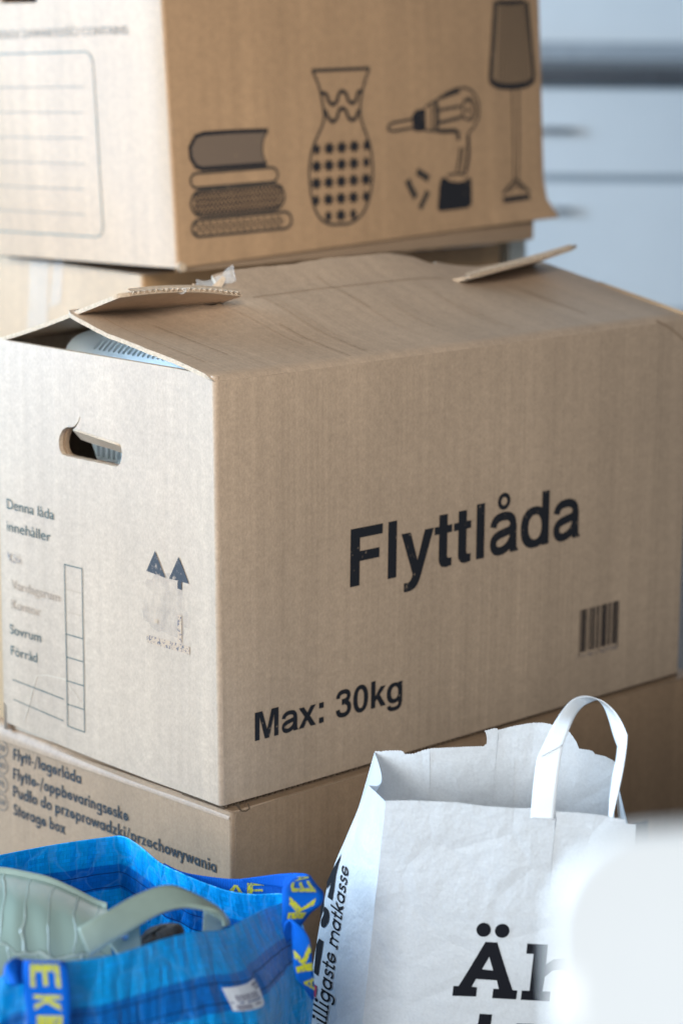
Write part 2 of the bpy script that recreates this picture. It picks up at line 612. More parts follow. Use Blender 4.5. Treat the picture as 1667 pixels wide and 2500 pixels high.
    G['A'] = (640, [([(0, 0), (140, 0), (190, 150), (450, 150), (500, 0), (640, 0), (390, 700), (250, 700)], [[(225, 255), (415, 255), (320, 540)]])])
    G['-'] = (300, [rc(30, 190, 270, 295)])
    G['/'] = (380, [pg((20, -130), (100, -130), (360, 740), (280, 740))])
    G[' '] = (240, [])
    return G


HELV, GEO, SLAB = helv(), geo(128), geo(92, True)
_gc = {}


def text_tris(txt, font):
    """triangles of a line of lettering, in units of the em; returns pts, tris, xmin, xmax"""
    x, P, T = 0.0, [], []
    fid = id(font)
    for ch in txt:
        w, gr = font[ch]
        if gr:
            if (fid, ch) not in _gc:
                _gc[(fid, ch)] = cdt([([(a / 1000, b / 1000) for a, b in o], [[(a / 1000, b / 1000) for a, b in h] for h in hs]) for o, hs in gr])
            p, t = _gc[(fid, ch)]
            b = len(P)
            P += [(a + x, c) for a, c in p]
            T += [[i + b for i in q] for q in t]
        x += w / 1000
    xs = [p[0] for p in P]
    return P, T, min(xs), max(xs)


def bfont_tris(txt):
    cu = bpy.data.curves.new("tmp", 'FONT')
    cu.body = txt
    cu.size = 1.0
    cu.resolution_u = 4
    ob = bpy.data.objects.new("tmp", cu)
    COL.objects.link(ob)
    dg = bpy.context.evaluated_depsgraph_get()
    me = bpy.data.meshes.new_from_object(ob.evaluated_get(dg))
    P = [(v.co.x, v.co.y) for v in me.vertices]
    T = [list(p.vertices) for p in me.polygons]
    bpy.data.objects.remove(ob)
    bpy.data.meshes.remove(me)
    bpy.data.curves.remove(cu)
    xs = [p[0] for p in P]
    return P, T, min(xs), max(xs)


LIFT = .0007


def lay(name, pts, tris, f, mat, parent, flip=False, label=None, lift=LIFT):
    sg = -1 if flip else 1
    v = [f(u, w) + nrm(f, u, w) * sg * lift for u, w in pts]
    return make(name, v, [t[::-1] for t in tris] if flip else tris, mat, parent, list(pts), False, label)


def write(name, txt, u0, u1, v, cap, f, mat, parent, font=None, capu=.718, flip=False, slope=0.0, label=None):
    """lettering from u0 to u1 on base line v, cap height in metres"""
    P, T, a, b = text_tris(txt, font) if font else bfont_tris(txt)
    sx, sy = (u1 - u0) / (b - a), cap / capu
    pts = [(u0 + (x - a) * sx, v + y * sy + slope * (x - a) * sx) for x, y in P]
    return lay(name, pts, T, f, mat, parent, flip, label)


def dense(lp, d):
    o = []
    for i, a in enumerate(lp):
        b = lp[(i + 1) % len(lp)]
        n = max(1, int(math.dist(a, b) / d))
        o += [(a[0] + (b[0] - a[0]) * k / n, a[1] + (b[1] - a[1]) * k / n) for k in range(n)]
    return o


def draw(name, groups, f, mat, parent, flip=False, step=None, label=None, lift=LIFT, dens=.010):
    P, T = cdt([(dense(o, dens), [dense(h, dens) for h in hs]) for o, hs in groups], step)
    return lay(name, P, T, f, mat, parent, flip, label, lift)


# ------------------------------------------------------------------ the room
M_floor, nt, bs = mat_new("floor_boards")
tc = nd(nt, "ShaderNodeTexCoord")
g1 = tex_noise(nt, mapping(nt, tc.outputs["Object"], (3, 40, 3)), 1.0, 5, .6)
nt.links.new(ramp(nt, g1, [(.3, (.055, .036, .026)), (.7, (.10, .068, .05))]), bs.inputs["Base Color"])
bs.inputs["Roughness"].default_value = .45
fl = make("floor", [(-4, -4, 0), (7, -4, 0), (7, 7, 0), (-4, 7, 0)], [[0, 1, 2, 3]], M_floor, smooth=False, kind="structure")

KX = Vector((.7147, -.6994, 0)).normalized()     # along the kitchen front, left to right
KY = Vector((.6994, .7147, 0)).normalized()      # away from the camera
KM = Matrix(((KX.x, KY.x, 0, 0), (KX.y, KY.y, 0, 0), (0, 0, 1, 0), (0, 0, 0, 1)))
korg = W(1330, 205, 5.5)
korg.z = 0
KM = Matrix.Translation(korg) @ KM
M_wall = plain("wall_paint", (.95, .93, .90), .8, .3, 3, .03)
box("wall", (-3.6, .66, 0), (3.4, .76, 2.6), M_wall, None, 0, KM)["kind"] = "structure"
M_white = plain("cabinet_white", (.76, .76, .75), .42, .4, 5, .02)
M_gap = plain("cabinet_carcass", (.40, .43, .45), .6, .3, 5, .05)
M_top = plain("worktop_dark", (.075, .078, .085), .4, .5, 60, .4)
M_steel = plain("handle_steel", (.55, .56, .57), .5, .5, 0, 0, 0, .9)
kit = thing("kitchen_cabinet", "white drawer cabinet with dark worktop, blurred in the background behind the boxes", "cabinet", korg)
ztop = W(1500, 205, 5.5).z
box("carcass", (-1.9, .03, .10), (2.2, .62, ztop - .004), M_gap, kit, 0, KM)
box("plinth", (-1.9, .08, .002), (2.2, .60, .098), M_gap, kit, 0, KM)
box("worktop", (-1.92, -.02, ztop), (2.22, .64, ztop + .038), M_top, kit, .003, KM)
box("upstand", (-1.92, .60, ztop + .040), (2.22, .64, ztop + .085), plain("upstand_grey", (.50, .52, .54), .5, .4, 30, .1), kit, .002, KM)
z1 = W(1500, 440, 5.5).z
rows_z = [(z1 + .009, ztop - .012), (z1 - .30, z1 - .009), (.11, z1 - .318)]
for bay in range(-2, 3):
    x0 = -.40 + bay * .80
    for (a, b) in rows_z:
        dr = box("drawer_front", (x0 + .003, .004, a), (x0 + .797, .026, b), M_white, kit, .0015, KM)
        zc = b - (.092 if b > z1 else .062)
        hx = x0 + .40
        hd = []
        n = 8
        prof = [(hx - .15, .004), (hx - .15, -.028), (hx + .06, -.028), (hx + .06, .004)]
        pr = []
        for (hxx, hyy) in prof:
            pr.append([KM @ Vector((hxx + (.006 * math.cos(2 * math.pi * k / n) if hyy > 0 else .006 * math.cos(2 * math.pi * k / n)),
                                    hyy + .002 * math.sin(2 * math.pi * k / n), zc + .006 * math.sin(2 * math.pi * k / n))) for k in range(n)])
        grid("handle", pr, M_steel, dr, True)


# ------------------------------------------------------------------ cardboard boxes
class Box:
    """a box frame: origin at its near bottom corner, x along the right face, y along the left face"""

    def __init__(s, org, L, Wd, H, yaw=0, a=0, b=0):
        s.o, s.L, s.W, s.H = Vector(org), L, Wd, H
        s.M = Matrix.Rotation(rad(yaw), 3, 'Z') @ Matrix.Rotation(rad(a), 3, 'X') @ Matrix.Rotation(rad(b), 3, 'Y')
        s.seed = org[0] * 31 + org[2] * 7

    lean = (0.0, 0.0)            # how far the near vertical edge is pushed over at the top

    def P(s, x, y, z):
        k = max(0.0, 1 - x / .055) * max(0.0, 1 - y / .055) * (.30 + .70 * min(max(z / s.H, 0), 1))
        return s.o + s.M @ Vector((x + s.lean[0] * k, y + s.lean[1] * k, z))

    def bulge(s, t, z):
        return s.amp * (math.sin(math.pi * t) * math.sin(math.pi * min(max(z / s.H, 0), 1)) + .35 * ns(t * 3 + s.seed, z * 9, s.seed))
    amp = .003
    flare = 0.0
    lift_l = 0.0

    def right(s, u, w):          # face towards the camera's right, normal -y
        fl = s.flare * sm(u, s.L * .72, s.L) * max(0.0, 1 - w / .04) ** 1.6
        e = min(sm(u, 0, .02), sm(s.L - u, 0, .02))
        return s.P(u + fl, -s.bulge(u / s.L, w) * e - .4 * fl, w)

    def left(s, u, w):           # u runs from the far corner (0) to the near corner (W); normal -x
        e = min(sm(u, 0, .02), sm(s.W - u, 0, .02))
        return s.P(-s.bulge(u / s.W + .5, w) * e, s.W - u, w + s.lift_l * max(0, 1 - u / (s.W * .75)) ** 1.5 * max(0, 1 - w / .05))

    def px_r(s, px, py):
        n = s.M @ Vector((0, 1, 0))
        q = s.M.transposed() @ (on_plane(px, py, s.o, n) - s.o)
        return (q.x, q.z)

    def px_l(s, px, py):
        n = s.M @ Vector((1, 0, 0))
        q = s.M.transposed() @ (on_plane(px, py, s.o, n) - s.o)
        return (s.W - q.y, q.z)


def rr(u0, v0, u1, v1, n=12, dv=None):
    """rectangle outline with its long sides divided"""
    o = []
    for i in range(n):
        o.append((u0 + (u1 - u0) * i / n, v0))
    for i in range(n):
        o.append((u1, v0 + (v1 - v0) * i / n))
    for i in range(n):
        o.append((u1 - (u1 - u0) * i / n, v1))
    for i in range(n):
        o.append((u0, v1 - (v1 - v0) * i / n))
    return o


def corner(name, bx, mat, parent, r=.0042):
    """the rounded, slightly crushed fold of the near vertical edge"""
    rows, uv = [], []
    nz, na = 40, 7
    for i in range(nz + 1):
        z = bx.H * i / nz
        row = []
        k = r * (1 + .25 * ns(z * 25, bx.seed))
        for j in range(na):
            a = math.pi / 2 * j / (na - 1)
            row.append(bx.P(k * (1 - math.sin(a)), k * (1 - math.cos(a)), z))
            uv.append((.7 + .006 * j / na, z))
        rows.append(row)
    return grid(name, rows, mat, parent, uvs=uv)


def walls(bx, mat, parent, left_holes=(), r=.0042, th=.005, top=0.0, step=.03):
    R0 = rr(r, 0, bx.L, bx.H - top, 16)
    sheet("side_panel", R0, [], step, bx.right, th, mat, parent, edge_mat=M_edge)
    sheet("end_panel", rr(0, 0, bx.W - r, bx.H, 16), left_holes, .022, bx.left, th, mat, parent, edge_mat=M_edge)
    corner("fold", bx, mat, parent, r)
    f3 = lambda u, w: bx.P(bx.L - u, bx.W, w)
    sheet("side_panel", rr(0, 0, bx.L, bx.H, 4), [], None, f3, th, mat, parent)
    f4 = lambda u, w: bx.P(bx.L, u, w)
    sheet("end_panel", rr(.005, 0, bx.W - .005, bx.H, 4), [], None, f4, th, mat, parent)
    f5 = lambda u, w: bx.P(u, w, .004)
    sheet("base", rr(.006, .006, bx.L - .006, bx.W - .006, 2), [], None, f5, .003, mat, parent)


def flute_edge(name, a, b, inward, down, th, mat, parent, pitch=.0074, depth=.014, bend=None):
    """open corrugated edge from a to b: two liners and the wave between them"""
    a, b, inward, down = Vector(a), Vector(b), Vector(inward).normalized(), Vector(down).normalized()
    ln = (b - a).length
    n = int(ln / pitch * 8)
    d = (b - a) / n
    lt = .0006
    verts, faces, uvs = [], [], []

    def strip(offs):
        base = len(verts)
        for i in range(n + 1):
            p = a + d * i + (bend(i / n) if bend else Vector((0, 0, 0)))
            o = offs(i)
            for dd in (0, depth):
                verts.append(p + down * o + inward * dd)
                uvs.append((i / n * ln, dd))
        for i in range(n):
            q = base + i * 2
            faces.append([q, q + 1, q + 3, q + 2])
    for o in (0.0, lt, th - lt, th):
        strip(lambda i, o=o: o)
    # liner edges (front faces)
    for k in (0, 2):
        b0, b1 = k * (n + 1) * 2, (k + 1) * (n + 1) * 2
        for i in range(n):
            faces.append([b0 + i * 2, b0 + i * 2 + 2, b1 + i * 2 + 2, b1 + i * 2])
    wv = lambda i, e: th / 2 + (th / 2 - lt) * math.sin(2 * math.pi * i / 8.0 + .6 * ns(i * .05, ln)) + e
    s0 = len(verts)
    strip(lambda i: wv(i, -.00025))
    s1 = len(verts)
    strip(lambda i: wv(i, .00025))
    for i in range(n):
        faces.append([s0 + i * 2, s0 + i * 2 + 2, s1 + i * 2 + 2, s1 + i * 2])
    return make(name, verts, faces, mat, parent, uvs, False)


# ---- the storage box at the bottom of the front stack
low = thing("storage_box", "storage box with four lines of printed text, under the open moving box", "box", (.006, -.006, 0), "cardboard boxes in two stacks")
BL = Box((.006, -.006, .0015), .698, .385, .392)
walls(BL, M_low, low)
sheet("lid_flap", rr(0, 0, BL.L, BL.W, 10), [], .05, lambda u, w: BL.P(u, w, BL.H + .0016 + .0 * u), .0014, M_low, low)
# the flap lying between the two boxes shows its open flutes
flute_edge("flap_edge", (.004, .0035, .3996), (.680, .0035, .3996), (0, 1, 0), (0, 0, -1), .0044, plain("flute_edge_shaded", (.17, .115, .075), .9, .1, 300, .2), low, depth=.06)  # dark brown stands in for the shade inside the gap
# soft rounded fold along the top of the left face, bulging where the upper box bears on it
rws, uv = [], []
for i in range(33):
    t = i / 32
    y = BL.W - .002 - (BL.W - .006) * t
    hgt = .004 + .010 * max(0, 1 - t * 1.6) ** 1.3
    row = []
    for j in range(7):
        a = math.pi / 2 * j / 6
        row.append(BL.P(-.001 - .0035 * max(0, 1 - t * 1.4) + .012 * (1 - math.cos(a)), y, BL.H - .008 + (hgt + .006) * math.sin(a)))
        uv.append((t * BL.W, .9 + j * .003))
    rws.append(row)
grid("fold", rws, M_low, low, uvs=uv)
lw = BL.W
FL_ = lambda u, w: BL.left(u, w)
yl = lambda y: lw - (y + .006)
for i, (txt, ye, v) in enumerate([("Flytt-/lagerlåda", .2169, .3682), ("Flytte-/oppbevaringseske", .1443, .3474),
                                  ("Pudło do przeprowadzki/przechowywania", .0175, .3289), ("Storage box", .2426, .3095)]):
    write("lettering", txt, yl(.3272), yl(ye), v - .0015, .0122, FL_, INKL, low, GEO, .700)
for i, (txt, v) in enumerate([("SV", .3759), ("NO", .3574), ("PL", .3377), ("GR", .3182)]):
    uc = yl(.3462)
    draw("language_badge", [st(ell(uc, v - .0015, .0095, .0085, 28), .0011, True)], FL_, INKB, low)
    write("lettering", txt, uc - .0055, uc + .0055, v - .0045, .0062, FL_, INKB, low, GEO, .700)
# edge of a printed picture on the right face, beside the paper bag
q = [BL.px_r(*p) for p in [(1535, 2012), (1552, 2008), (1578, 2003), (1580, 2060), (1537, 2070)]]
draw("printed_picture", [(q, [])], BL.right, INKL, low)
# dented corner of the top fold, its shadow drawn as dark strokes
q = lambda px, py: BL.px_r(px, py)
draw("dent_shadow", [st([q(583, 1962), q(584, 1975), q(590, 1980), q(600, 1980), q(608, 1974), q(604, 1960)], .0011),
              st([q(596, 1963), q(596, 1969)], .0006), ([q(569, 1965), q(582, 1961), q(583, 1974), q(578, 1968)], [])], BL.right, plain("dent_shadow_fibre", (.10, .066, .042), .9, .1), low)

# ---- the open moving box on top of it
L_, W_, H_, Z_ = .6745, .3346, .40, .40
main = thing("moving_box", "large open moving box printed with black lettering, its top flaps interlocked, in the middle", "box", (0, 0, Z_), "cardboard boxes in two stacks")
BM = Box((0, 0, Z_), L_, W_, H_)
BM.amp = .0022
BM.lean = (-.0052, .0048)
BM.lift_l = .008


def yz(px, py):
    return BM.px_l(px, py)


U = lambda y: W_ - y
hole = [(U(.2344), .3095)]
hole = []
# stadium with a torn upper left corner and a crack running up from it
hole += [(U(.2345), .3030), (U(.2310), .2988), (U(.2230), .2974)]
for i in range(1, 9):
    hole.append((U(.2230 - .0715 * i / 9), .2974 + .0004 * (i % 2)))
hole += [(U(.1490), .2976), (U(.1450), .3010), (U(.1425), .3060), (U(.1415), .3120), (U(.1430), .3170), (U(.1462), .3200)]
for i in range(1, 8):
    hole.append((U(.1462 + .062 * i / 8), .3200 + .0056 * i / 8 + .0003 * (i % 2)))
hole += [(U(.2105), .3262), (U(.2075), .3300), (U(.2050), .3325), (U(.2032), .3365), (U(.2022), .3400), (U(.2040), .3370), (U(.2060), .3330),
         (U(.2085), .3308), (U(.2125), .3275), (U(.2170), .3268), (U(.2240), .3256), (U(.2300), .3220), (U(.2345), .3150), (U(.2355), .3090)]
walls(BM, M_main, main, [hole], top=.0045)
# inner layer round the hand hole, seen as the thickness of a second board
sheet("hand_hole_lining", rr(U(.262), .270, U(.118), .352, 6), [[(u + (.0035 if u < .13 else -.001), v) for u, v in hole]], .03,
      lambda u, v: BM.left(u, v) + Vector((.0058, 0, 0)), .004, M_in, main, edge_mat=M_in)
# the pushed-in tab hanging from the top of the hole
hx0, hx1 = U(.2140), U(.1440)
sheet("hand_hole_flap", rr(hx0, 0, hx1, .0145, 8), [], .006,
      lambda u, s: Vector((.0015 + s * .68 - .0016 * math.sin((u - hx0) * 95) * s / .02, W_ - u, Z_ + .3262 - .0058 * (u - hx0) / (hx1 - hx0) - s * .70)),
      .003, M_main, main, edge_mat=M_edge)

# right face printing
R = BM.right
write("lettering", "Flyttlåda", .1598, .4962, .1818, .0563, R, INK, main, HELV)
write("lettering", "Max: 30kg", .0397, .2333, .0545, .0272, R, INK, main, HELV, slope=.006)
bars, xx = [], 0.0
rb = random.Random(5)
seqs = []
pat = "1 2 1 1 3 1 2 1 1 2 1 4 2 1 1 2 3 1 1 3 1 1 2 2 1 3 1 1 2 1 4 1 1 2 1 2 2 1 1 3 1 1 2 1 3 1 1 1 2 1"
ps = [int(k) for k in pat.split()]
tot = sum(ps)
for k, n in enumerate(ps):
    if k % 2 == 0:
        a, b = .5015 + .0652 * xx / tot, .5015 + .0652 * (xx + n) / tot
        bars.append(([(a, .0545 - .004 * (k in (0, 24, 48))), (b, .0545 - .004 * (k in (0, 24, 48))), (b, .1012), (a, .1012)], []))
    xx += n
draw("barcode", bars, R, INK, main)
write("barcode_digits", "7 340011 423958", .4955, .5655, .0478, .0046, R, INKW, main, None, .70)
# corner crease of the right face
draw("crease", [st([(.6135, .3990), (.640, .388), (.6685, .371)], .0016)], R, plain("crease_kraft", (.30, .205, .135), .8, .2), main)
# left face printing
Lf = BM.left
write("lettering", "Denna låda", U(.3194), U(.2435), .2320, .0105, Lf, INKG, main, None, .70)
write("lettering", "innehåller", U(.3202), U(.2493), .2093, .0105, Lf, INKG, main, None, .70)
write("lettering", "Kök", U(.3192), U(.2960), .1780, .0098, Lf, INKW, main, None, .70)
write("lettering", "Vardagsrum", U(.3145), U(.2370), .1510, .0098, Lf, INKF, main, None, .70)
write("lettering", "Kontor", U(.3150), U(.2680), .1308, .0098, Lf, INKF, main, None, .70)
write("lettering", "Sovrum", U(.3183), U(.2679), .1042, .0100, Lf, INKG, main, None, .70)
write("lettering", "Förråd", U(.3177), U(.2752), .0820, .0100, Lf, INKG, main, None, .70)
lw_ = .0011
rowsw = [.1903, .1658, .1432, .1205, .0973, .0731, .0492, .0251]
ul, ur = U(.2288), U(.2022)
draw("tick_boxes", [st([(ul, rowsw[0]), (ur, rowsw[0]), (ur, rowsw[-1]), (ul, rowsw[-1])], lw_, True)]
     + [st([(ul, w), (ur, w)], lw_) for w in rowsw[3:-1]], Lf, INKG, main, step=.02)
for w in rowsw[1:3]:
    draw("tick_box_line", [st([(ul + .001, w), (ur - .001, w)], .0007)], Lf, INKF, main)
draw("writing_line", [st([(U(.3171), .0562), (U(.2340), .0530)], lw_)], Lf, INKG, main, step=.02)
draw("writing_line", [st([(U(.3166), .0328), (U(.2350), .0290)], lw_)], Lf, INKG, main, step=.02)
draw("this_way_up_arrow", [pg((U(.0949), .2255), (U(.1075), .2042), (U(.0805), .2022))], Lf, INKN, main)
draw("this_way_up_arrow", [pg((U(.0622), .2252), (U(.0755), .2024), (U(.0640), .2023), (U(.0640), .1950), (U(.0580), .1945), (U(.0580), .2023), (U(.0468), .2023))], Lf, INKN, main)
INKW2 = ink("ink_rubbed", (.07, .07, .09), (.43, .30, .20), .46, .50, 420)
draw("this_way_up_arrow", [rc(U(.0640), .1440, U(.0585), .1700), rc(U(.1080), .1350, U(.0468), .1425), rc(U(.0965), .1560, U(.0925), .1600)], Lf, INKW2, main, label="rubbed-off foot of the printed arrows")
# paper rubbed pale where the print came off
M_rub = cardboard("kraft_rubbed", (.47, .37, .29), 12.2)
_nt = M_rub.node_tree
_b = _nt.nodes["Principled BSDF"]
_tc = nd(_nt, "ShaderNodeTexCoord")
_nt.links.new(ramp(_nt, tex_noise(_nt, mapping(_nt, _tc.outputs["UV"], (70, 30, 1)), 1.0, 4, .65), [(.40, 0), (.70, .42)]), _b.inputs["Alpha"])
blob = []
for i in range(40):
    a = 2 * math.pi * i / 40
    k = 1 + .35 * ns(math.cos(a) * 2.2, math.sin(a) * 2.2, 3.3) + .12 * ns(math.cos(a) * 8, math.sin(a) * 8, 1)
    blob.append((U(.082) + .036 * k * math.cos(a), .175 + .030 * k * math.sin(a)))
draw("rubbed_patch", [(blob, [])], Lf, M_rub, main, step=.012, lift=.0002)
# creases pressed into the lower left of that face
M_cr = plain("crease_pale", (.50, .40, .30), .8, .2)
draw("crease", [st([(U(.300), .012), (U(.292), .030), (U(.283), .055), (U(.277), .068), (U(.262), .072), (U(.245), .073), (U(.229), .074)], .0009),
                st([(U(.226), .069), (U(.210), .057), (U(.203), .051)], .0008)], Lf, M_cr, main)

# -- top flaps
ZT = Z_ + H_


def F1(u, v):
    t = u / L_
    y = v * .985
    z = lin([(0, .151), (.25, .165), (.75, .182), (1, .190)], t) * v
    tongue = sm(u, .075, .205) * (1 - sm(u, .415, .590))
    z += tongue * (.013 * sm(v, .06, .165) + .014 * sm(v, .165, .225))
    z += .006 * math.exp(-((u) / .05) ** 2) * sm(v, .15, .22)          # curled far left corner
    z += .0018 * ns(u * 7, v * 5, 2.2) * sm(v, 0, .05)
    rf = .0045
    if v < 0:
        a = min(-v / rf, math.pi / 2)
        q0 = BM.right(min(max(u, .0), L_), H_ - rf)
        return Vector((q0.x + min(u, 0), q0.y + rf * (1 - math.sin(a)), ZT - rf + rf * math.cos(a)))
    q0 = BM.right(min(max(u, .0), L_), H_ - rf)
    f_ = max(0.0, 1 - v / .055)
    return Vector((u + (q0.x - min(max(u, 0), L_)) * f_, q0.y * f_ + rf + y, ZT + z))


def F1edge(x):
    return .2165 + .0035 * ns(x * 16, 4.0) + .002 * ns(x * 60, 1.0) + .004 * sm(x, .2, .6)


outl = []
for i in range(41):
    outl.append((L_ * i / 40, -.0071))
for i in range(1, 20):
    v = F1edge(L_) * i / 20
    outl.append((L_ + .0012 * ns(i * .9, 7), v))
for i in range(61):
    x = L_ * (1 - i / 60)
    e = F1edge(x)
    # slots that separate the tongue from the two end pieces
    if .150 < x < .172:
        e -= .030
    if .475 < x < .500:
        e -= .012
    outl.append((x, e))
for i in range(1, 24):
    v = F1edge(0) * (1 - i / 24)
    outl.append((-.0015 + .0016 * ns(i * .8, 3) - .004 * sm(v, .12, .21), v))
SLOT = []


def f1_px(px, py):
    best = (1e18, 0, 0)
    for i in range(0, 61):
        for k in range(0, 45):
            u_, v_ = .05 + i * .003, k * .005
            d = F1(u_, v_) - CAM
            z = d.dot(C_F)
            e = (833.5 + FPX * d.dot(C_R) / z - px) ** 2 + (1250 - FPX * d.dot(C_U) / z - py) ** 2
            best = min(best, (e, u_, v_))
    return best[1:]


slot = [f1_px(*p) for p in [(470, 733), (505, 727), (524, 722), (545, 744), (515, 746), (490, 741)]]
f1 = sheet("top_flap", outl, [slot], .0135, F1, .0042, M_flap, main, edge_mat=M_edge, label="near top flap with its middle pulled over the far flap")
# score line along the near flap's tip
draw("score_line", [st([(x, .1660 + .002 * ns(x * 20, 9)) for x in [.19 + .03 * i for i in range(10)]], .0016)], F1,
     plain("score_kraft", (.34, .235, .155), .85, .2), main)
rs = random.Random(11)
lines = []
for k in range(26):
    x = rs.uniform(.02, .64)
    a, b = sorted((rs.uniform(0.0, .2), rs.uniform(0.02, .205)))
    if b - a < .06:
        continue
    lines.append(st([(x + .002 * ns(j, k), a + (b - a) * j / 8) for j in range(9)], rs.uniform(.0006, .0014)))
M_fd, M_fp = plain("flute_dark", (.37, .26, .17), .85, .2), plain("flute_pale", (.48, .35, .24), .8, .25)
for k, ln_ in enumerate(lines):
    draw("flute_line", [ln_], F1, M_fp if k % 2 else M_fd, main)

ZZ = [(-.01, .061), (.05, .061), (.10, .058), (.150, .0510), (.22, .044), (.30, .042), (.40, .042), (.470, .0430), (.53, .050), (.60, .0580), (.645, .0640), (.665, .0735)]


def F2(u, v):
    """far flap: v from its hinge (0) to the free edge"""
    tip = spl([(a, b) for a, b in ZZ], max(0, min(len(ZZ) - 1, next((i + (u - ZZ[i][0]) / (ZZ[i + 1][0] - ZZ[i][0]) for i in range(len(ZZ) - 1) if u <= ZZ[i + 1][0]), len(ZZ) - 1))))[1]
    k = max(v, 0.0) / .198
    z = .0002 + tip * (k ** 1.10)
    y = W_ - v * .965
    return Vector((u, y, ZT + z + .0012 * ns(u * 9, v * 9, 5)))


LE_ = .6500
o2 = []
for i in range(41):
    o2.append((LE_ * i / 40, 0))
for i in range(1, 12):
    o2.append((LE_, .198 * i / 12))
for i in range(61):
    x = LE_ * (1 - i / 60)
    o2.append((x, (.198 if x < .153 or x > .467 else .108) - .004 * ns(x * 11, 8)))
for i in range(1, 16):
    o2.append((.001 * ns(i, 6), .198 * (1 - i / 16)))
sheet("top_flap", o2, [], .014, F2, .0040, M_flap, main, flip=True, edge_mat=M_edge, label="far top flap with torn corrugated edge")
# its open flutes, at the two ends where the edge shows
for (xa, xb) in ((.012, .150), (.472, .642)):
    nseg = 60
    pa, pb = F2(xa, .2015), F2(xb, .2015)
    flute_edge("torn_edge", pa, pb, (0, 1, .3), (0, 0, -1), .0050, M_edge, main, .0068, .005,
               bend=lambda t, xa=xa, xb=xb, pa=pa, pb=pb: F2(xa + (xb - xa) * t, .2015) - (pa + (pb - pa) * t) + Vector((0, 0, .0008)))
# end flaps, folded in under the long ones
sheet("end_flap", rr(.02, 0, W_ - .02, .10, 5), [], None, lambda u, v: Vector((L_ - v * .97, u, ZT - .004 - .25 * v)), .004, M_flap, main)
sheet("end_flap", rr(.004, 0, .125, .030, 6), [], .01, lambda u, v: Vector((L_ + .003 - v * .2, u, ZT - .0045 + .19 * u + (v - .022) * .8)), .0035,
      plain("kraft_backlit", (.47, .32, .19), .7, .3, 80, .06), main, label="right end flap standing up a little behind the near flap")  # warm backlight is put into this flap's colour

# clear tape torn from the flaps
M_tape, nt, bs = mat_new("clear_tape")
bs.inputs["Base Color"].default_value = (.85, .88, .90, 1)
bs.inputs["Roughness"].default_value = .22
bs.inputs["Alpha"].default_value = .26
tcn = nd(nt, "ShaderNodeTexCoord")
tn = tex_noise(nt, tcn.outputs["Object"], 190, 4, .6)
bump(nt, tn, .8, .003, bs)


M_tape2 = plain("clear_tape_flat", (.7, .72, .72), .45, .3)
M_tape2.node_tree.nodes["Principled BSDF"].inputs["Alpha"].default_value = .14


def ribbon(name, secs, mat, parent, n=40, m=5, th=0.0, amp=0.0, label=None, uvw=.02):
    """secs: list of (ax, ay, ad, bx, by, bd) cross-sections in picture position and depth"""
    rows, uv = [], []
    acc, last = 0.0, None
    k = len(secs) - 1
    for i in range(n + 1):
        s = spl(secs, k * i / n)
        a, b = W(*s[:3]), W(*s[3:])
        mid = (a + b) / 2
        if last is not None:
            acc += (mid - last).length
        last = mid
        row = []
        for j in range(m + 1):
            p = a.lerp(b, j / m)
            if amp:
                p = p + Vector((ns(i * .3, j * .5, 1), ns(i * .3, j * .5, 2), ns(i * .3, j * .5, 3))) * amp
            row.append(p)
            uv.append((acc, j / m * uvw))
        rows.append(row)
    return grid(name, rows, mat, parent, uvs=uv, th=th, label=label)


ribbon("tape_strip", [(478, 684, 2.40, 484, 706, 2.40), (505, 684, 2.40, 508, 706, 2.40), (530, 676, 2.40, 545, 694, 2.40),
                      (552, 658, 2.40, 575, 688, 2.40), (568, 646, 2.40, 576, 682, 2.40)], M_tape, main, 24, 6, amp=.0022)
ribbon("tape_strip", [(430, 707, 2.285, 432, 716, 2.285), (445, 703, 2.285, 446, 717, 2.285), (456, 702, 2.285, 455, 712, 2.285)], M_tape, main, 10, 3, amp=.001)
sheet("torn_scrap", [(0, 0), (.018, 0), (.022, .016), (.016, .020), (.006, .008)], [], .006,
      lambda u, v: W(514 + u * 1500 + v * 300, 704 - v * 1500, 2.385), .0015, M_edge, main, flip=True)
sheet("torn_scrap", [(0, 0), (.016, 0), (.004, .008)], [], .006, lambda u, v: W(465 + u * 1500, 704 - v * 1500, 2.385), .0015, M_edge, main, flip=True)

# ---- pale blue plastic basket inside it
M_bask = plain("basket_plastic", (.74, .83, .86), .38, .5, 12, .03)
bsk = thing("plastic_basket", "pale blue slotted plastic basket inside the open moving box", "basket", (.2, .18, Z_ + .02))


def BK(y, t):
    """front shell: t is height above .55; above .215 it curls back into the rounded top"""
    r = .034
    t0 = .222
    if t < t0:
        x, z = .040 - (.22 - t) * .05, t
    else:
        a = min((t - t0) / r, math.pi / 2)
        x, z = .040 + r * (1 - math.cos(a)) + max(0, t - t0 - r * math.pi / 2), t0 + r * math.sin(a)
    return Vector((x + .010, y, .552 + z))


def stad(cx, c0, c1, w):
    o = []
    for i in range(7):
        a = math.pi * i / 6
        o.append((cx + w / 2 * math.cos(a), c1 - w / 2 + w / 2 * math.sin(a)))
    for i in range(7):
        a = math.pi + math.pi * i / 6
        o.append((cx + w / 2 * math.cos(a), c0 + w / 2 + w / 2 * math.sin(a)))
    return o


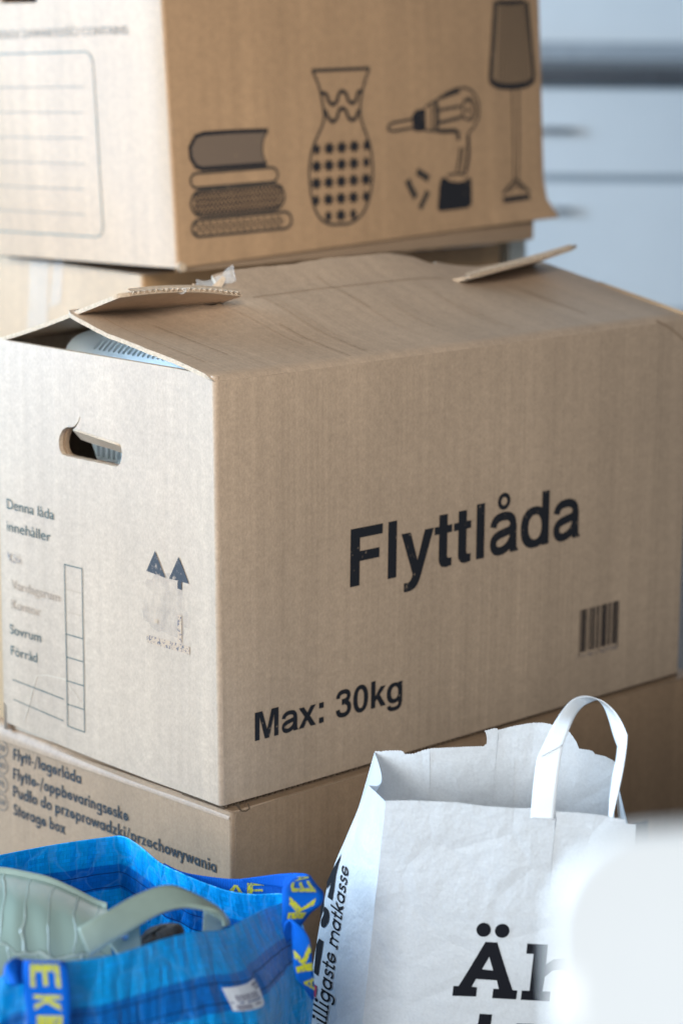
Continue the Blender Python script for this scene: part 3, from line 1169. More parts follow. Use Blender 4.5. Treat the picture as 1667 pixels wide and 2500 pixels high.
bo = smooth2 = []
bo = [(.190, .105), (.215, .114), (.232, .129), (.243, .147), (.256, .168), (.274, .190), (.287, .213)]
for i in range(13):
    a = math.pi / 2 * i / 12
    bo.append((.243 + .050 * math.cos(a), .236 + .050 * math.sin(a)))
bo += [(.243 - .02 * i, .286) for i in range(1, 7)] + [(.108, .286 - .02 * i) for i in range(0, 9)] + [(.108 + .02 * i, .105) for i in range(1, 4)]
slots = [stad(.2500 - .0073 * k, .242, .262, .0040) for k in range(18)]
slots += [stad(.2340 - .0080 * k, .138, .168, .0042) for k in range(15)]
slots += [[(.222, .1315), (.2235, .1295), (.222, .1275), (.118, .1275), (.118, .1315)], [(.212, .213), (.212, .2165), (.150, .2165), (.150, .213)],
          [(.140, .213), (.140, .2165), (.118, .2165), (.118, .213)]]
sheet("shell", bo, slots, .011, BK, .0032, M_bask, bsk, flip=True)
pr = []
for (x, z, k) in [(.075, .655, .9), (.062, .70, 1.0), (.068, .768, 1.0), (.09, .789, .9), (.30, .789, .9), (.34, .74, 1.0), (.34, .55, .9)]:
    pr.append([Vector((x, .17 + .118 * k * math.copysign(abs(math.cos(2 * math.pi * j / 24)) ** .5, math.cos(2 * math.pi * j / 24)),
                       z + .012 * math.sin(2 * math.pi * j / 24))) for j in range(24)])
box("tub", (.150, .062, Z_ + .012), (.40, .240, .765), M_bask, bsk, .03)

# ---- the taped box and the printed box of the stack behind
base = thing("storage_box", "plain cardboard box on the floor at the foot of the back stack", "box", (.41, .605, 0), "cardboard boxes in two stacks")
BB = Box((.41, .605, .0015), .58, .36, .413, -1)
walls(BB, M_back, base)
sheet("lid", rr(.003, .003, BB.L - .003, BB.W - .003, 3), [], None, lambda u, w: BB.P(u, w, BB.H), .004, M_back, base)

tpd = thing("taped_box", "box with clear tape on its side, under the box printed with household pictures", "box", (.406, .598, .4165), "cardboard boxes in two stacks")
BT = Box((.406, .598, .4165), .615, .37, .396, -1)
walls(BT, M_back, tpd)
sheet("lid", rr(.003, .003, BT.L - .003, BT.W - .003, 3), [], None, lambda u, w: BT.P(u, w, BT.H), .004, M_back, tpd)
tf = lambda u, w: BT.left(u, w)
for (ua, ub, wa, wb, sd) in ((.145, .185, .30, .40, 1), (.190, .215, .34, .405, 2), (.150, .175, .24, .30, 3)):
    sheet("tape_strip", [(ua, wa), (ub, wa + .01), (ub + .006, wb), (ua + .01, wb - .005)], [], .008,
          lambda u, w, sd=sd: tf(u, w) + Vector((-.0015 - .003 * abs(ns(u * 60, w * 50, sd)), 0, 0)), 0, M_tape2, tpd)
tg = lambda u, w: BT.right(u, w)
for (px, sd) in ((838, 1), (862, 4), (886, 7)):
    a = BT.px_r(px, 640)
    sheet("tape_strip", [(a[0] - .006, a[1] - .03), (a[0] + .006, a[1] - .03), (a[0] + .009, a[1] + .014), (a[0] - .004, a[1] + .012)], [], .005,
          lambda u, w, sd=sd: tg(u, w) + Vector((0, -.002 - .004 * abs(ns(u * 90, w * 50, sd)), 0)), 0, M_tape, tpd)

brd = thing("board", "pale grey board edge standing behind the taped box", "board", W(1262, 640, 3.25) * 1.0)
bp = W(1258, 600, 3.30)
box("panel", (0, 0, .001), (.030, .40, bp.z + .022), plain("board_grey", (.62, .62, .57), .6, .3, 20, .05), brd, .002,
    Matrix.Translation((bp.x - .012, bp.y, 0)) @ Matrix.Rotation(rad(-8), 4, 'Z'))

upp = thing("moving_box", "upper box printed with books, a vase, a drill and a floor lamp", "box", (.378, .5014, .830), "cardboard boxes in two stacks")
BU = Box((.378, .5014, .830), .617, .372, .41, -1.488, -1.979, -2.280)
BU.flare = .019
BU.amp = .0035
ul_ = lambda y: BU.W - y
hh = stad(0, 0, 0, 0)
hu = [(ul_(.305), .305), (ul_(.300), .3045), (ul_(.235), .3035), (ul_(.228), .312), (ul_(.228), .325), (ul_(.235), .334), (ul_(.300), .335), (ul_(.308), .325), (ul_(.308), .312)]
walls(BU, M_up, upp, [hu], step=.014)
sheet("lid", rr(.003, .003, BU.L - .003, BU.W - .003, 3), [], None, lambda u, w: BU.P(u, w, BU.H - .001), .004, M_up, upp)
# a ragged bit of bottom flap, then a strip added to darken the gap
sheet("bottom_flap", [BU.px_r(*p) for p in [(1215, 552), (1308, 541), (1303, 572), (1272, 592), (1262, 566), (1215, 570)]], [], None,
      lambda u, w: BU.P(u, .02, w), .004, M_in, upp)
rws = []
for i in range(30):
    t = i / 29
    rws.append([BU.P(t * .60, .006, -.005 - .021 * t - .0015 * ns(t * 30, 1)), BU.P(t * .60, .004, .002), BU.P(t * .60, .05, .001)])
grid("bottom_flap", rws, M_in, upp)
sheet("torn_scrap", [BU.px_r(*p) for p in [(426, 648), (436, 640), (446, 646), (447, 660), (434, 663)]], [], None, lambda u, w: BU.P(u, -.006, w), .003, M_edge, upp)

UR, ULf = BU.right, BU.left
q = BU.px_r
ql = BU.px_l


def pl(*pts):
    return [q(*p) for p in pts]


def cp(k, ox, oy, pts):
    return [q(ox + x / k, oy + y / k) for x, y in pts]


def smooth_px(pts, n=6, closed=False):
    out = []
    if closed:
        pts = pts + [pts[0]]
    for i in range((len(pts) - 1) * n + 1):
        out.append(spl(pts, i / n))
    return out


lwid = .0030
bk = lambda pts: cp(3.136, 440, 140, pts)
# books, traced in the panel's own plane
cover = [(660, 558), (400, 567), (175, 583), (115, 605), (72, 690), (80, 770), (120, 838), (165, 853), (400, 836), (655, 817)]
draw("printed_book", [st(bk(cover), 0.0048)], UR, INKU, upp)
pages = bk([(645, 570), (400, 580), (180, 594), (125, 615), (85, 690), (92, 765), (130, 825), (170, 840), (400, 824), (648, 806), (625, 750), (618, 690), (625, 630)])
draw("printed_book", [(pages, [])], UR, INKT, upp, lift=.0003)
draw("printed_book", [st(bk([(658, 565), (628, 620), (618, 690), (628, 760), (652, 812)]), 0.0021)], UR, INKM, upp)


def pill(x0, y0, x1, y1, h, n=10, sl=-.065):
    """slanted pill outline in crop coordinates: left centre (x0,y0), right centre (x1,y1), half height h"""
    o = []
    for i in range(n + 1):
        a = math.pi / 2 + math.pi * i / n
        o.append((x0 + h * .85 * math.cos(a), y0 - h * math.sin(a)))
    for i in range(n + 1):
        a = -math.pi / 2 + math.pi * i / n
        o.append((x1 + h * .85 * math.cos(a), y1 - h * math.sin(a)))
    return o


draw("printed_book", [st(bk(pill(125, 944, 690, 898, 56)), 0.0031, True)], UR, INKM, upp)
draw("printed_book", [st(bk(pill(165, 1118, 705, 1066, 98)), 0.0034, True)], UR, INKM, upp)
zig = []
for r_ in range(4):
    yy = -68 + r_ * 45
    zz = []
    for i in range(0, 45):
        f_ = i / 44
        x = 105 + f_ * 665
        zz.append((x, 1122 + yy - f_ * 58 + (17 if i % 2 else -17)))
    zig.append(st(bk(zz), .0021))
draw("printed_book", zig, UR, INKU, upp)
draw("printed_book", [st(bk(pill(145, 1310, 790, 1246, 64)), 0.0034, True)], UR, INKM, upp)
dots = []
for r_ in range(3):
    for i in range(13):
        f_ = (i + .5 * (r_ % 2)) / 13
        dots.append(st(bk(ell(125 + f_ * 670, 1284 + r_ * 28 - f_ * 62, 13, 12, 9)), 0.0014, True))
draw("printed_book", dots, UR, INKM, upp)
# vase
vs = [(995, 100), (1040, 210), (1068, 330), (1083, 470), (1045, 580), (1000, 690), (975, 850), (985, 1000), (1010, 1130), (1060, 1230), (1130, 1275), (1210, 1278), (1290, 1268),
      (1370, 1215), (1425, 1120), (1455, 980), (1460, 850), (1440, 690), (1400, 570), (1362, 460), (1360, 340), (1385, 210), (1425, 85)]
draw("printed_vase", [st(bk(smooth_px(vs, 3)), 0.0035), st(bk([(990, 102), (1430, 84)]), 0.0042)], UR, INKM, upp)
wv = [(1062, 270), (1100, 285), (1118, 335), (1150, 362), (1180, 335), (1195, 280), (1222, 258), (1250, 280), (1268, 330), (1298, 350), (1325, 325), (1340, 270), (1368, 255)]
wv2 = [(1090, 400), (1115, 460), (1150, 492), (1180, 465), (1195, 410), (1222, 388), (1250, 410), (1268, 460), (1298, 480), (1325, 460), (1345, 400)]
draw("printed_vase", [st(bk(smooth_px(wv, 4)), 0.0047), st(bk(smooth_px(wv2, 4)), 0.0047)], UR, INKU, upp)
flw = []
vp_ = bk(smooth_px(vs, 3))
for r_ in range(5):
    for cI in range(5):
        cx = 1030 + cI * 95
        cy = 705 + r_ * 130 - cI * 8
        if r_ == 4 and cI in (0, 4):
            continue
        k = 38
        o = []
        for i in range(16):
            a = 2 * math.pi * i / 16
            rr_ = k * (1.25 if i % 2 == 0 else .72)
            o.append((cx + rr_ * math.cos(a), cy + rr_ * 1.22 * math.sin(a)))
        pp = bk(o)
        if all(pip(x, y, vp_) for x, y in pp):
            flw.append((pp, []))
        else:
            pp = bk([(cx + (x - cx) * .72, cy + (y - cy) * .9) for x, y in o])
            flw.append((pp, []))
draw("printed_vase", flw, UR, INKU, upp)
# drill
dk = lambda pts: cp(3.733, 920, 0, pts)
for g_ in [(dk([(330, 1005), (420, 985), (430, 1190), (345, 1198), (305, 1180), (300, 1050)]), []),
                       (dk([(570, 1630), (600, 1612), (650, 1650), (740, 1660), (800, 1640), (825, 1610), (850, 1640), (855, 1860), (820, 1895), (570, 1925), (545, 1900), (555, 1720)]), []),
                       st(dk([(545, 1195), (700, 1192), (725, 1215), (725, 1280)]), 0.0055), st(dk([(815, 1230), (822, 1400), (812, 1490), (795, 1570)]), 0.0055),
                       st(dk([(550, 895), (640, 860), (735, 830)]), 0.0044), (dk(ell(810, 1005, 14, 28, 12)), [])]:
    draw("printed_drill", [g_], UR, INKU, upp)
draw("printed_drill", [st(dk([(300, 1085), (120, 1120), (80, 1150), (85, 1185), (130, 1195), (300, 1165)]), 0.0034),
                       st(dk(smooth_px([(420, 975), (540, 900), (640, 835), (760, 800), (850, 830), (905, 920), (915, 1040), (880, 1140), (830, 1200), (815, 1240)], 4)), 0.0031),
                       st(dk([(430, 1190), (545, 1195)]), 0.0031), st(dk([(520, 930), (530, 1060), (525, 1190)]), 0.0072), st(dk([(480, 960), (480, 1190)]), 0.0034),
                       st(dk([(540, 1005), (650, 985), (750, 965)]), 0.0036), st(dk([(540, 1120), (650, 1095), (760, 1065)]), 0.0044),
                       st(dk(ell(810, 1000, 52, 88, 20)), 0.0031, True), st(dk(smooth_px([(770, 920), (830, 890), (880, 950), (885, 1050), (830, 1110)], 4)), 0.0021),
                       st(dk([(745, 1340), (735, 1450), (715, 1560)]), 0.0039), st(dk([(775, 1340), (768, 1450), (755, 1570)]), 0.0029),
                       st(dk([(630, 1600), (700, 1580), (800, 1590)]), 0.0031)], UR, INKM, upp)
draw("printed_screws", [st(dk([(265, 1640), (300, 1720), (345, 1800)]), 0.0094), st(dk([(350, 1560), (400, 1590), (460, 1630)]), 0.0094), st(dk([(455, 1740), (420, 1820), (385, 1900)]), 0.0081)], UR, INKM, upp)
# floor lamp
draw("printed_lamp", [st(dk(smooth_px([(1090, 18), (1200, 22), (1330, 12)], 4)), 0.0057), st(dk(smooth_px([(1015, 725), (1080, 775), (1180, 790), (1300, 782), (1380, 760), (1430, 710)], 4)), 0.0078),
                      (dk([(1135, 1800), (1380, 1765), (1375, 1820), (1140, 1850)]), [])], UR, INKU, upp)
draw("printed_lamp", [(dk([(1085, 25), (1335, 18), (1405, 715), (1300, 760), (1180, 768), (1090, 755), (1045, 715)]), [])], UR, ink("ink_upper_light", (.25, .165, .10), (.41, .275, .165)), upp, lift=.0003)
draw("printed_lamp", [st(dk([(1070, 10), (1045, 380), (1020, 720)]), 0.0078), st(dk([(1355, 10), (1390, 350), (1425, 705)]), 0.0078), st(dk([(1225, 800), (1235, 1300), (1240, 1640)]), 0.0026),
                      st(dk([(1285, 795), (1285, 1300), (1280, 1640)]), 0.0026), st(dk([(1255, 1635), (1200, 1700), (1140, 1765)]), 0.0044), st(dk([(1265, 1635), (1320, 1690), (1385, 1750)]), 0.0044),
                      st(dk([(1205, 1750), (1262, 1680), (1325, 1735)]), 0.0026)]
     + [st(dk([(1095 + 26 * i, 30 - .6 * i), (1065 + 34.5 * i, 745 + 12 * math.sin(i / 9 * math.pi))]), .0019) for i in range(1, 10)], UR, INKM, upp)
# left face: writing field
rfield = []
x0, y0, x1, y1, rr0 = ul_(.38), .245, ul_(.135), .030, .014
for (cx, cy, a0) in ((x1 - rr0, y0 - rr0, 0), (x0 + rr0, y0 - rr0, 90), (x0 + rr0, y1 + rr0, 180), (x1 - rr0, y1 + rr0, 270)):
    rfield += arc(cx, cy, rr0, a0, a0 + 90, 8)
draw("writing_field", [st([p for p in rfield if p[0] > .001] if False else rfield, .0016, True)], lambda u, w: BU.left(max(u, .0), w), INKUG, upp, step=.04)
for i in range(6):
    w = .2052 - i * .0298
    draw("writing_line", [st([(ul_(.345), w), (ul_(.1545 + .0026 * i), w - .0005)], .0010)], ULf, INKUF, upp, step=.03)
write("lettering", "INNEHOLD/ ZAWARTOŚĆ/ CONTAINS:", ul_(.358), ul_(.0650), .2630, .0098, ULf, INKUF, upp, None, .70)

# ------------------------------------------------------------------ white paper carrier bag
M_paper, nt, bs = mat_new("white_kraft_paper")
tc = nd(nt, "ShaderNodeTexCoord")
pn0 = tex_noise(nt, tc.outputs["Object"], 12, 5, .6)
pv = nd(nt, "ShaderNodeTexVoronoi", feature='DISTANCE_TO_EDGE')
pv.inputs["Scale"].default_value = 16
nt.links.new(tc.outputs["Object"], pv.inputs["Vector"])
pn = math_n(nt, 'ADD', pn0, math_n(nt, 'MULTIPLY', ramp(nt, pv.outputs["Distance"], [(0, 0), (.12, 1)]), .10))
pf = tex_noise(nt, tc.outputs["Object"], 420, 3, .6)
bs.inputs["Roughness"].default_value = .5
bs.inputs["Specular IOR Level"].default_value = .4
nt.links.new(ramp(nt, pf, [(.3, (.60, .60, .60)), (.7, (.68, .68, .68))]), bs.inputs["Base Color"])
n1 = bump(nt, pn, .42, .014, None)
bump(nt, pf, .12, .0006, bs, n1)
tr = nd(nt, "ShaderNodeBsdfTranslucent")
tr.inputs["Color"].default_value = (.56, .60, .64, 1)
ms = nd(nt, "ShaderNodeMixShader")
ms.inputs[0].default_value = .22
out = next(n for n in nt.nodes if n.type == 'OUTPUT_MATERIAL')
nt.links.new(bs.outputs[0], ms.inputs[1])
nt.links.new(tr.outputs[0], ms.inputs[2])
nt.links.new(ms.outputs[0], out.inputs["Surface"])
INKP = plain("paper_ink", (.006, .006, .009), .75, .15)
M_red = plain("paper_ink_red", (.42, .012, .06), .5, .4)

FLt, FRt = W(941, 1956, 2.030), W(1526, 2003, 1.986)
FLb0 = W(885, 2500, 2.075)
FRb0 = W(1590, 2500, 2.03)
kf = FLt.z / (FLt.z - FLb0.z)
FLb = FLt + (FLb0 - FLt) * (kf * .998)
FRb = FRt + (FRb0 - FRt) * (FRt.z / (FRt.z - FRb0.z) * .998)
pbag = thing("paper_bag", "white paper carrier bag with black slab lettering, in front of the cardboard stack", "bag", ((FLb + FRb) / 2).to_tuple()[:2] + (0,))
pbn = (FRt - FLt).cross(FLb - FLt).normalized()
if pbn.dot(CAM - FLt) < 0:
    pbn = -pbn


def PF(s, t):
    a = FLt.lerp(FLb, t)
    b = FRt.lerp(FRb, t)
    p = a.lerp(b, s)
    bl = .010 * math.sin(math.pi * s) * sm(t, 0, .35) + .0016 * ns(s * 3, t * 6, 3.1) * sm(t, 0, .05)
    return p + pbn * bl


NT = 96
rows, uvs = [], []
rim_px = [(0, 1956), (.12, 1955), (.30, 1960), (.42, 1969), (.55, 1974), (.62, 1974), (.66, 1981), (.80, 1985), (.90, 1991), (1, 2003)]
for i in range(46):
    t = (i / 45) ** 1.3
    row = []
    for j in range(NT * 2 + 1):
        s = j / (NT * 2)
        p = PF(s, t)
        if i == 0:
            want = lin(rim_px, s)
            base_ = 1956 + 47 * s
            p = p + Vector((0, 0, (base_ - want) / FPX * 2.0 + (.0009 if j % 2 else 0)))
        row.append(p)
        uvs.append((s * .2, t * .47))
    rows.append(row)
grid("front_panel", rows, M_paper, pbag, uvs=uvs)


def front_px(px, py):
    """panel coordinates (s, t) of a picture position on the front panel"""
    p = on_plane(px, py, FLt, pbn)
    s, t = .5, .3
    for _ in range(12):
        p0 = FLt.lerp(FLb, t).lerp(FRt.lerp(FRb, t), s)
        du = (FRt - FLt).lerp(FRb - FLb, t)
        dv = (FLb - FLt).lerp(FRb - FRt, s)
        e = p - p0
        a11, a12, a22 = du.dot(du), du.dot(dv), dv.dot(dv)
        b1, b2 = e.dot(du), e.dot(dv)
        det = a11 * a22 - a12 * a12
        s += (b1 * a22 - b2 * a12) / det
        t += (a11 * b2 - a12 * b1) / det
    return (s, t)


def fp(pts):
    return [front_px(1040 + x / 3.409, 2200 + y / 3.409) for x, y in pts]


flipf = nrm(PF, .5, .3).dot(pbn) < 0
A_out = [(500, 325), (598, 332), (725, 728), (765, 733), (755, 808), (557, 792), (567, 714), (612, 716), (596, 645), (424, 630), (388, 693), (433, 700), (424, 776), (228, 768), (237, 687), (280, 688)]
draw("lettering", [(fp(A_out), [fp([(532, 448), (566, 563), (474, 551)])]), (fp(ell(485, 226, 60, 58, 28)), []), (fp(ell(638, 236, 60, 58, 28)), [])], PF, INKP, pbag, flipf, .05, dens=.04)
rl = [(845, 345), (1012, 358), (1000, 520), (1060, 480), (1150, 475), (1200, 500), (1190, 600), (1130, 570), (1050, 575), (990, 625), (972, 745), (1035, 750), (1028, 832), (793, 812), (802, 735), (865, 738), (898, 432), (838, 428)]
draw("lettering", [(fp(rl), [])], PF, INKP, pbag, flipf, .05, dens=.04)
tl_ = [(455, 920), (557, 928), (546, 1015), (650, 1022), (640, 1105), (535, 1098), (520, 1290), (560, 1330), (640, 1300), (650, 1380), (520, 1420), (425, 1370), (432, 1090), (372, 1085), (380, 1008), (440, 1012)]
draw("lettering", [(fp(tl_), [])], PF, INKP, pbag, flipf, .05, dens=.04)
il_ = [(760, 1010), (905, 1020), (880, 1330), (940, 1335), (930, 1410), (720, 1395), (728, 1320), (785, 1325), (800, 1095), (750, 1090)]
draw("lettering", [(fp(il_), [])], PF, INKP, pbag, flipf, .05, dens=.04)
# glued reinforcement patch and handle ends, showing through as a second layer
M_patch = plain("paper_patch", (.88, .89, .90), .5, .4, 300, .03)
pq = [front_px(*p) for p in [(1215, 2010), (1515, 2025), (1500, 2235), (1185, 2222)]]
draw("handle_patch", [(pq, [])], PF, M_paper, pbag, flipf, .05, dens=.04, lift=.0012)
for (a, b) in (((1296, 1990), (1280, 2190)), ((1492, 2006), (1478, 2190))):
    pq = [front_px(a[0], a[1]), front_px(a[0] + 60, a[1] + 4), front_px(b[0] + 57, b[1] + 4), front_px(b[0], b[1])]
    draw("handle_end", [(pq, [])], PF, M_paper, pbag, flipf, .05, dens=.04, lift=.0020)

# left side panel: front half between the front edge and the gusset crease, back half behind it
crease = [(1917, 899, 2.085), (1980, 872, 2.10), (2060, 838, 2.11), (2100, 820, 2.115), (2170, 797, 2.12), (2270, 778, 2.125), (2400, 757, 2.13), (2500, 745, 2.14), (2800, 722, 2.17), (3350, 700, 2.23)]
fedge = [(1957, 941, 2.030), (2500, 885, 2.075), (2800, 854, 2.105), (3350, 800, 2.16)]


def ed(tab, t):
    y0, y1 = tab[0][0], tab[-1][0]
    y = y0 + (y1 - y0) * t
    px = lin([(a, b) for a, b, c in tab], y)
    d = lin([(a, c) for a, b, c in tab], y)
    return y, px, d


def PS(s, t):
    yc, xc, dc = ed(crease, t)
    yf, xf, df = ed(fedge, t)
    if t > 1e-9:
        xf_ = xf
    p = W(xc, yc, dc).lerp(FLt.lerp(FLb, (FLt.z - W(xf, yf, df).z) / (FLt.z - FLb.z)), s)
    return p + pbn * 0 + Vector((-.55, .75, 0)) * (.004 * math.sin(math.pi * s) * math.sin(math.pi * min(1, t * 2)) + .0015 * ns(s * 3, t * 14, 9) * sm(t, 0, .04) * math.sin(math.pi * s))


def side_grid(name, f, n1, n2, teeth=False):
    rows, uvs = [], []
    for i in range(n1 + 1):
        t = i / n1
        rows.append([f(j / n2, t) for j in range(n2 + 1)])
        uvs += [(j / n2 * .1, t * .47) for j in range(n2 + 1)]
    return grid(name, rows, M_paper, pbag, uvs=uvs)


side_grid("side_panel", PS, 60, 14)


def side_px(px, py):
    s, t = .4, (py - 1937) / 1400
    tgt = (px, py)
    for _ in range(25):
        def pr(s, t):
            d = PS(s, t) - CAM
            z = d.dot(C_F)
            return (833.5 + FPX * d.dot(C_R) / z, 1250 - FPX * d.dot(C_U) / z)
        a = pr(s, t)
        e = 1e-3
        b, c = pr(s + e, t), pr(s, t + e)
        j11, j21 = (b[0] - a[0]) / e, (b[1] - a[1]) / e
        j12, j22 = (c[0] - a[0]) / e, (c[1] - a[1]) / e
        det = j11 * j22 - j12 * j21
        ex, ey = tgt[0] - a[0], tgt[1] - a[1]
        s += .8 * (ex * j22 - ey * j12) / det
        t += .8 * (j11 * ey - j21 * ex) / det
        t = min(max(t, 0.0), 1.0)
        s = min(max(s, -.3), 1.3)
    return (s, t)


flips = nrm(PS, .5, .3).dot(CAM - PS(.5, .3)) < 0
sp = lambda pts: [side_px(700 + x / 5.346, 2060 + y / 5.346) for x, y in pts]
draw("printed_logo", [(sp([(725, 125), (690, 240), (650, 400), (622, 600), (600, 740), (540, 695), (590, 510), (525, 590), (533, 500), (600, 350), (670, 220)]), [])], PS, INKP, pbag, flips, .03, dens=.03)
draw("printed_logo", [(sp(smooth_px([(505, 820), (548, 870), (560, 950), (540, 1040), (490, 1095), (457, 1070), (455, 1000), (487, 930), (490, 860)], 3, True)), [])], PS, INKP, pbag, flips, .03, dens=.03)
draw("printed_logo", [(sp([(490, 720), (487, 840), (440, 985), (452, 830)]), [])], PS, INKP, pbag, flips, .03, dens=.03)
draw("printed_logo", [(sp([(430, 1235), (485, 1275), (415, 1725), (362, 1680), (395, 1310)]), [])], PS, INKP, pbag, flips, .03, dens=.03)
draw("printed_logo", [(sp([(345, 1815), (402, 1860), (385, 2010), (345, 1960)]), [])], PS, M_red, pbag, flips, .03, dens=.03)
# slogan running up the side
P_, T_, a_, b_ = text_tris("billigaste matkasse", SLAB)
b0, b1 = (792, 2540), (853, 2122)
h0, h1 = (766, 2534), (836, 2117)          # x-height line (470 units)
tp = []
for x, y in P_:
    k = (x - a_) / (b_ - a_)
    bxp = b0[0] + (b1[0] - b0[0]) * (k ** .94), b0[1] + (b1[1] - b0[1]) * (k ** .94)
    hxp = h0[0] + (h1[0] - h0[0]) * (k ** .94), h0[1] + (h1[1] - h0[1]) * (k ** .94)
    v = y / .47
    sh = v * 9.0
    tp.append(side_px(bxp[0] + (hxp[0] - bxp[0]) * v + sh * .15, bxp[1] + (hxp[1] - bxp[1]) * v - sh))
lay("lettering", tp, T_, PS, INKP, pbag, flips)

# back half of the gusset, and the back panel with its ragged rim
bedge = [(1836, 914, 2.16), (2060, 850, 2.20), (2500, 800, 2.25), (3350, 760, 2.33)]


def PB(s, t):
    yc, xc, dc = ed(crease, t)
    yb, xb, db = ed(bedge, t)
    notch = math.exp(-(t / .05) ** 2) * math.sin(math.pi * s)
    return W(xb, yb, db).lerp(W(xc, yc, dc), s) + (W(926, 1901, 2.10) - W(907, 1877, 2.12)) * notch * 1.3


side_grid("side_panel", PB, 50, 10)
bk7 = lambda pts: [(880 + x / 2.306, 1680 + y / 2.306) for x, y in pts]
rim = bk7([(80, 357), (120, 356), (160, 349), (235, 347), (258, 365), (305, 362), (345, 345), (400, 330), (500, 327), (600, 328), (690, 331), (706, 320), (708, 290), (703, 262), (694, 246), (760, 232), (770, 245),
           (850, 226), (960, 207), (1020, 206), (1075, 215), (1170, 250), (1205, 295), (1230, 345), (1300, 350), (1320, 370), (1380, 380), (1432, 405)])
BLt, BRt = W(915, 1836, 2.16), W(1500, 1880, 2.115)
BLb, BRb = W(760, 3350, 2.33), W(1560, 3350, 2.27)
BLb.z = BRb.z = .001
bpn = (BRt - BLt).cross(Vector((0, 0, -1))).normalized()


def back_uv(px, py):
    p = on_plane(px, py, BLt, bpn)
    d = (BRt - BLt)
    d.z = 0
    ln = d.length
    d.normalize()
    return ((p - BLt).dot(d), p.z)


bd = (BRt - BLt)
bd.z = 0
bw = bd.length
bd.normalize()


def PK(u, z):
    return BLt + bd * u + Vector((0, 0, z - BLt.z)) - bpn * (.004 * ns(u * 14, z * 6, 2) + .006 * math.sin(u * 34) * sm(z, .30, .52))


ro = [back_uv(*p) for p in rim]
zz_ = []
for (a, b) in zip(ro, ro[1:]):
    n = max(2, int(abs(b[0] - a[0]) / .0011))
    for i in range(n):
        k = i / n
        zz_.append((a[0] + (b[0] - a[0]) * k, a[1] + (b[1] - a[1]) * k + (.0007 if i % 2 else 0)))
zz_.append(ro[-1])
zz_ += [(bw + .004, .30), (bw + .01, .0)]
zz_ += [(-.006, .0), (-.006, .30)]
sheet("back_panel", zz_, [], .016, PK, 0, M_paper, pbag)
flipk = nrm(PK, .1, .45).dot(CAM - PK(.1, .45)) < 0
for strip in ([(310, 362), (395, 335), (398, 640), (318, 640)], [(712, 320), (770, 250), (735, 660), (690, 660)]):
    draw("handle_end", [([back_uv(*p) for p in bk7(strip)], [])], PK, M_paper, pbag, flipk, .03, lift=.0012)
draw("handle_patch", [([back_uv(*p) for p in bk7([(300, 405), (860, 400), (850, 680), (290, 660)])], [])], PK, M_paper, pbag, flipk, .03, lift=.0006)
# right side, partly hidden
redge = [(1880, 1500, 2.115), (2050, 1541, 2.10), (2500, 1620, 2.14), (3350, 1700, 2.24)]


def PR(s, t):
    yb, xb, db = ed(redge, t)
    b = BRt.lerp(BRb, t)
    f = FRt.lerp(FRb, t)
    mid = W(xb, yb, db) if t > 0 else W(1500, 1884, 2.10)
    inn = (f.lerp(b, .5) - mid) * 0
    return (b.lerp(mid, s * 2) if s < .5 else mid.lerp(f, s * 2 - 1))


side_grid("side_panel", PR, 40, 16)
side_grid("base", lambda s, t: FLb.lerp(FRb, s).lerp(BLb.lerp(BRb, s), t) + Vector((0, 0, .001)), 2, 2)
# twisted paper handle
c7 = lambda ax, ay, ad, bx, by, bd_: (880 + ax / 2.306, 1680 + ay / 2.306, ad, 880 + bx / 2.306, 1680 + by / 2.306, bd_)
M_hand = plain("paper_handle", (.68, .69, .70), .45, .45, 40, .02, .05)
ribbon("handle", [c7(955, 730, 1.999, 1088, 738, 1.996), c7(963, 640, 2.000, 1098, 640, 1.998), c7(975, 520, 2.004, 1116, 480, 2.000), c7(992, 400, 2.008, 1138, 318, 2.004)], M_hand, pbag, 20, 6, .0006,
       label="lower flat end of the handle at the bag's rim")
ribbon("handle", [c7(992, 398, 2.006, 1139, 316, 2.002), c7(1030, 315, 2.010, 1160, 262, 2.008), c7(1078, 215, 2.018, 1184, 205, 2.016), c7(1128, 133, 2.026, 1212, 150, 2.030), c7(1190, 66, 2.034, 1252, 102, 2.046),
                  c7(1262, 44, 2.040, 1296, 78, 2.062), c7(1330, 60, 2.044, 1335, 68, 2.072), c7(1378, 84, 2.042, 1368, 108, 2.074), c7(1430, 132, 2.036, 1394, 175, 2.066), c7(1472, 198, 2.028, 1420, 262, 2.050),
                  c7(1500, 264, 2.020, 1446, 334, 2.036)], M_hand, pbag, 60, 6, .0006, label="arched upper part of the handle")
ribbon("handle", [c7(1500, 262, 2.018, 1444, 334, 2.034), c7(1496, 330, 2.014, 1436, 400, 2.024), c7(1478, 455, 2.006, 1418, 485, 2.014), c7(1450, 590, 1.998, 1402, 600, 2.004), c7(1424, 700, 1.992, 1396, 700, 1.996), c7(1422, 745, 1.988, 1394, 745, 1.990)],
       M_hand, pbag, 30, 6, .0006, label="twisted end of the handle")

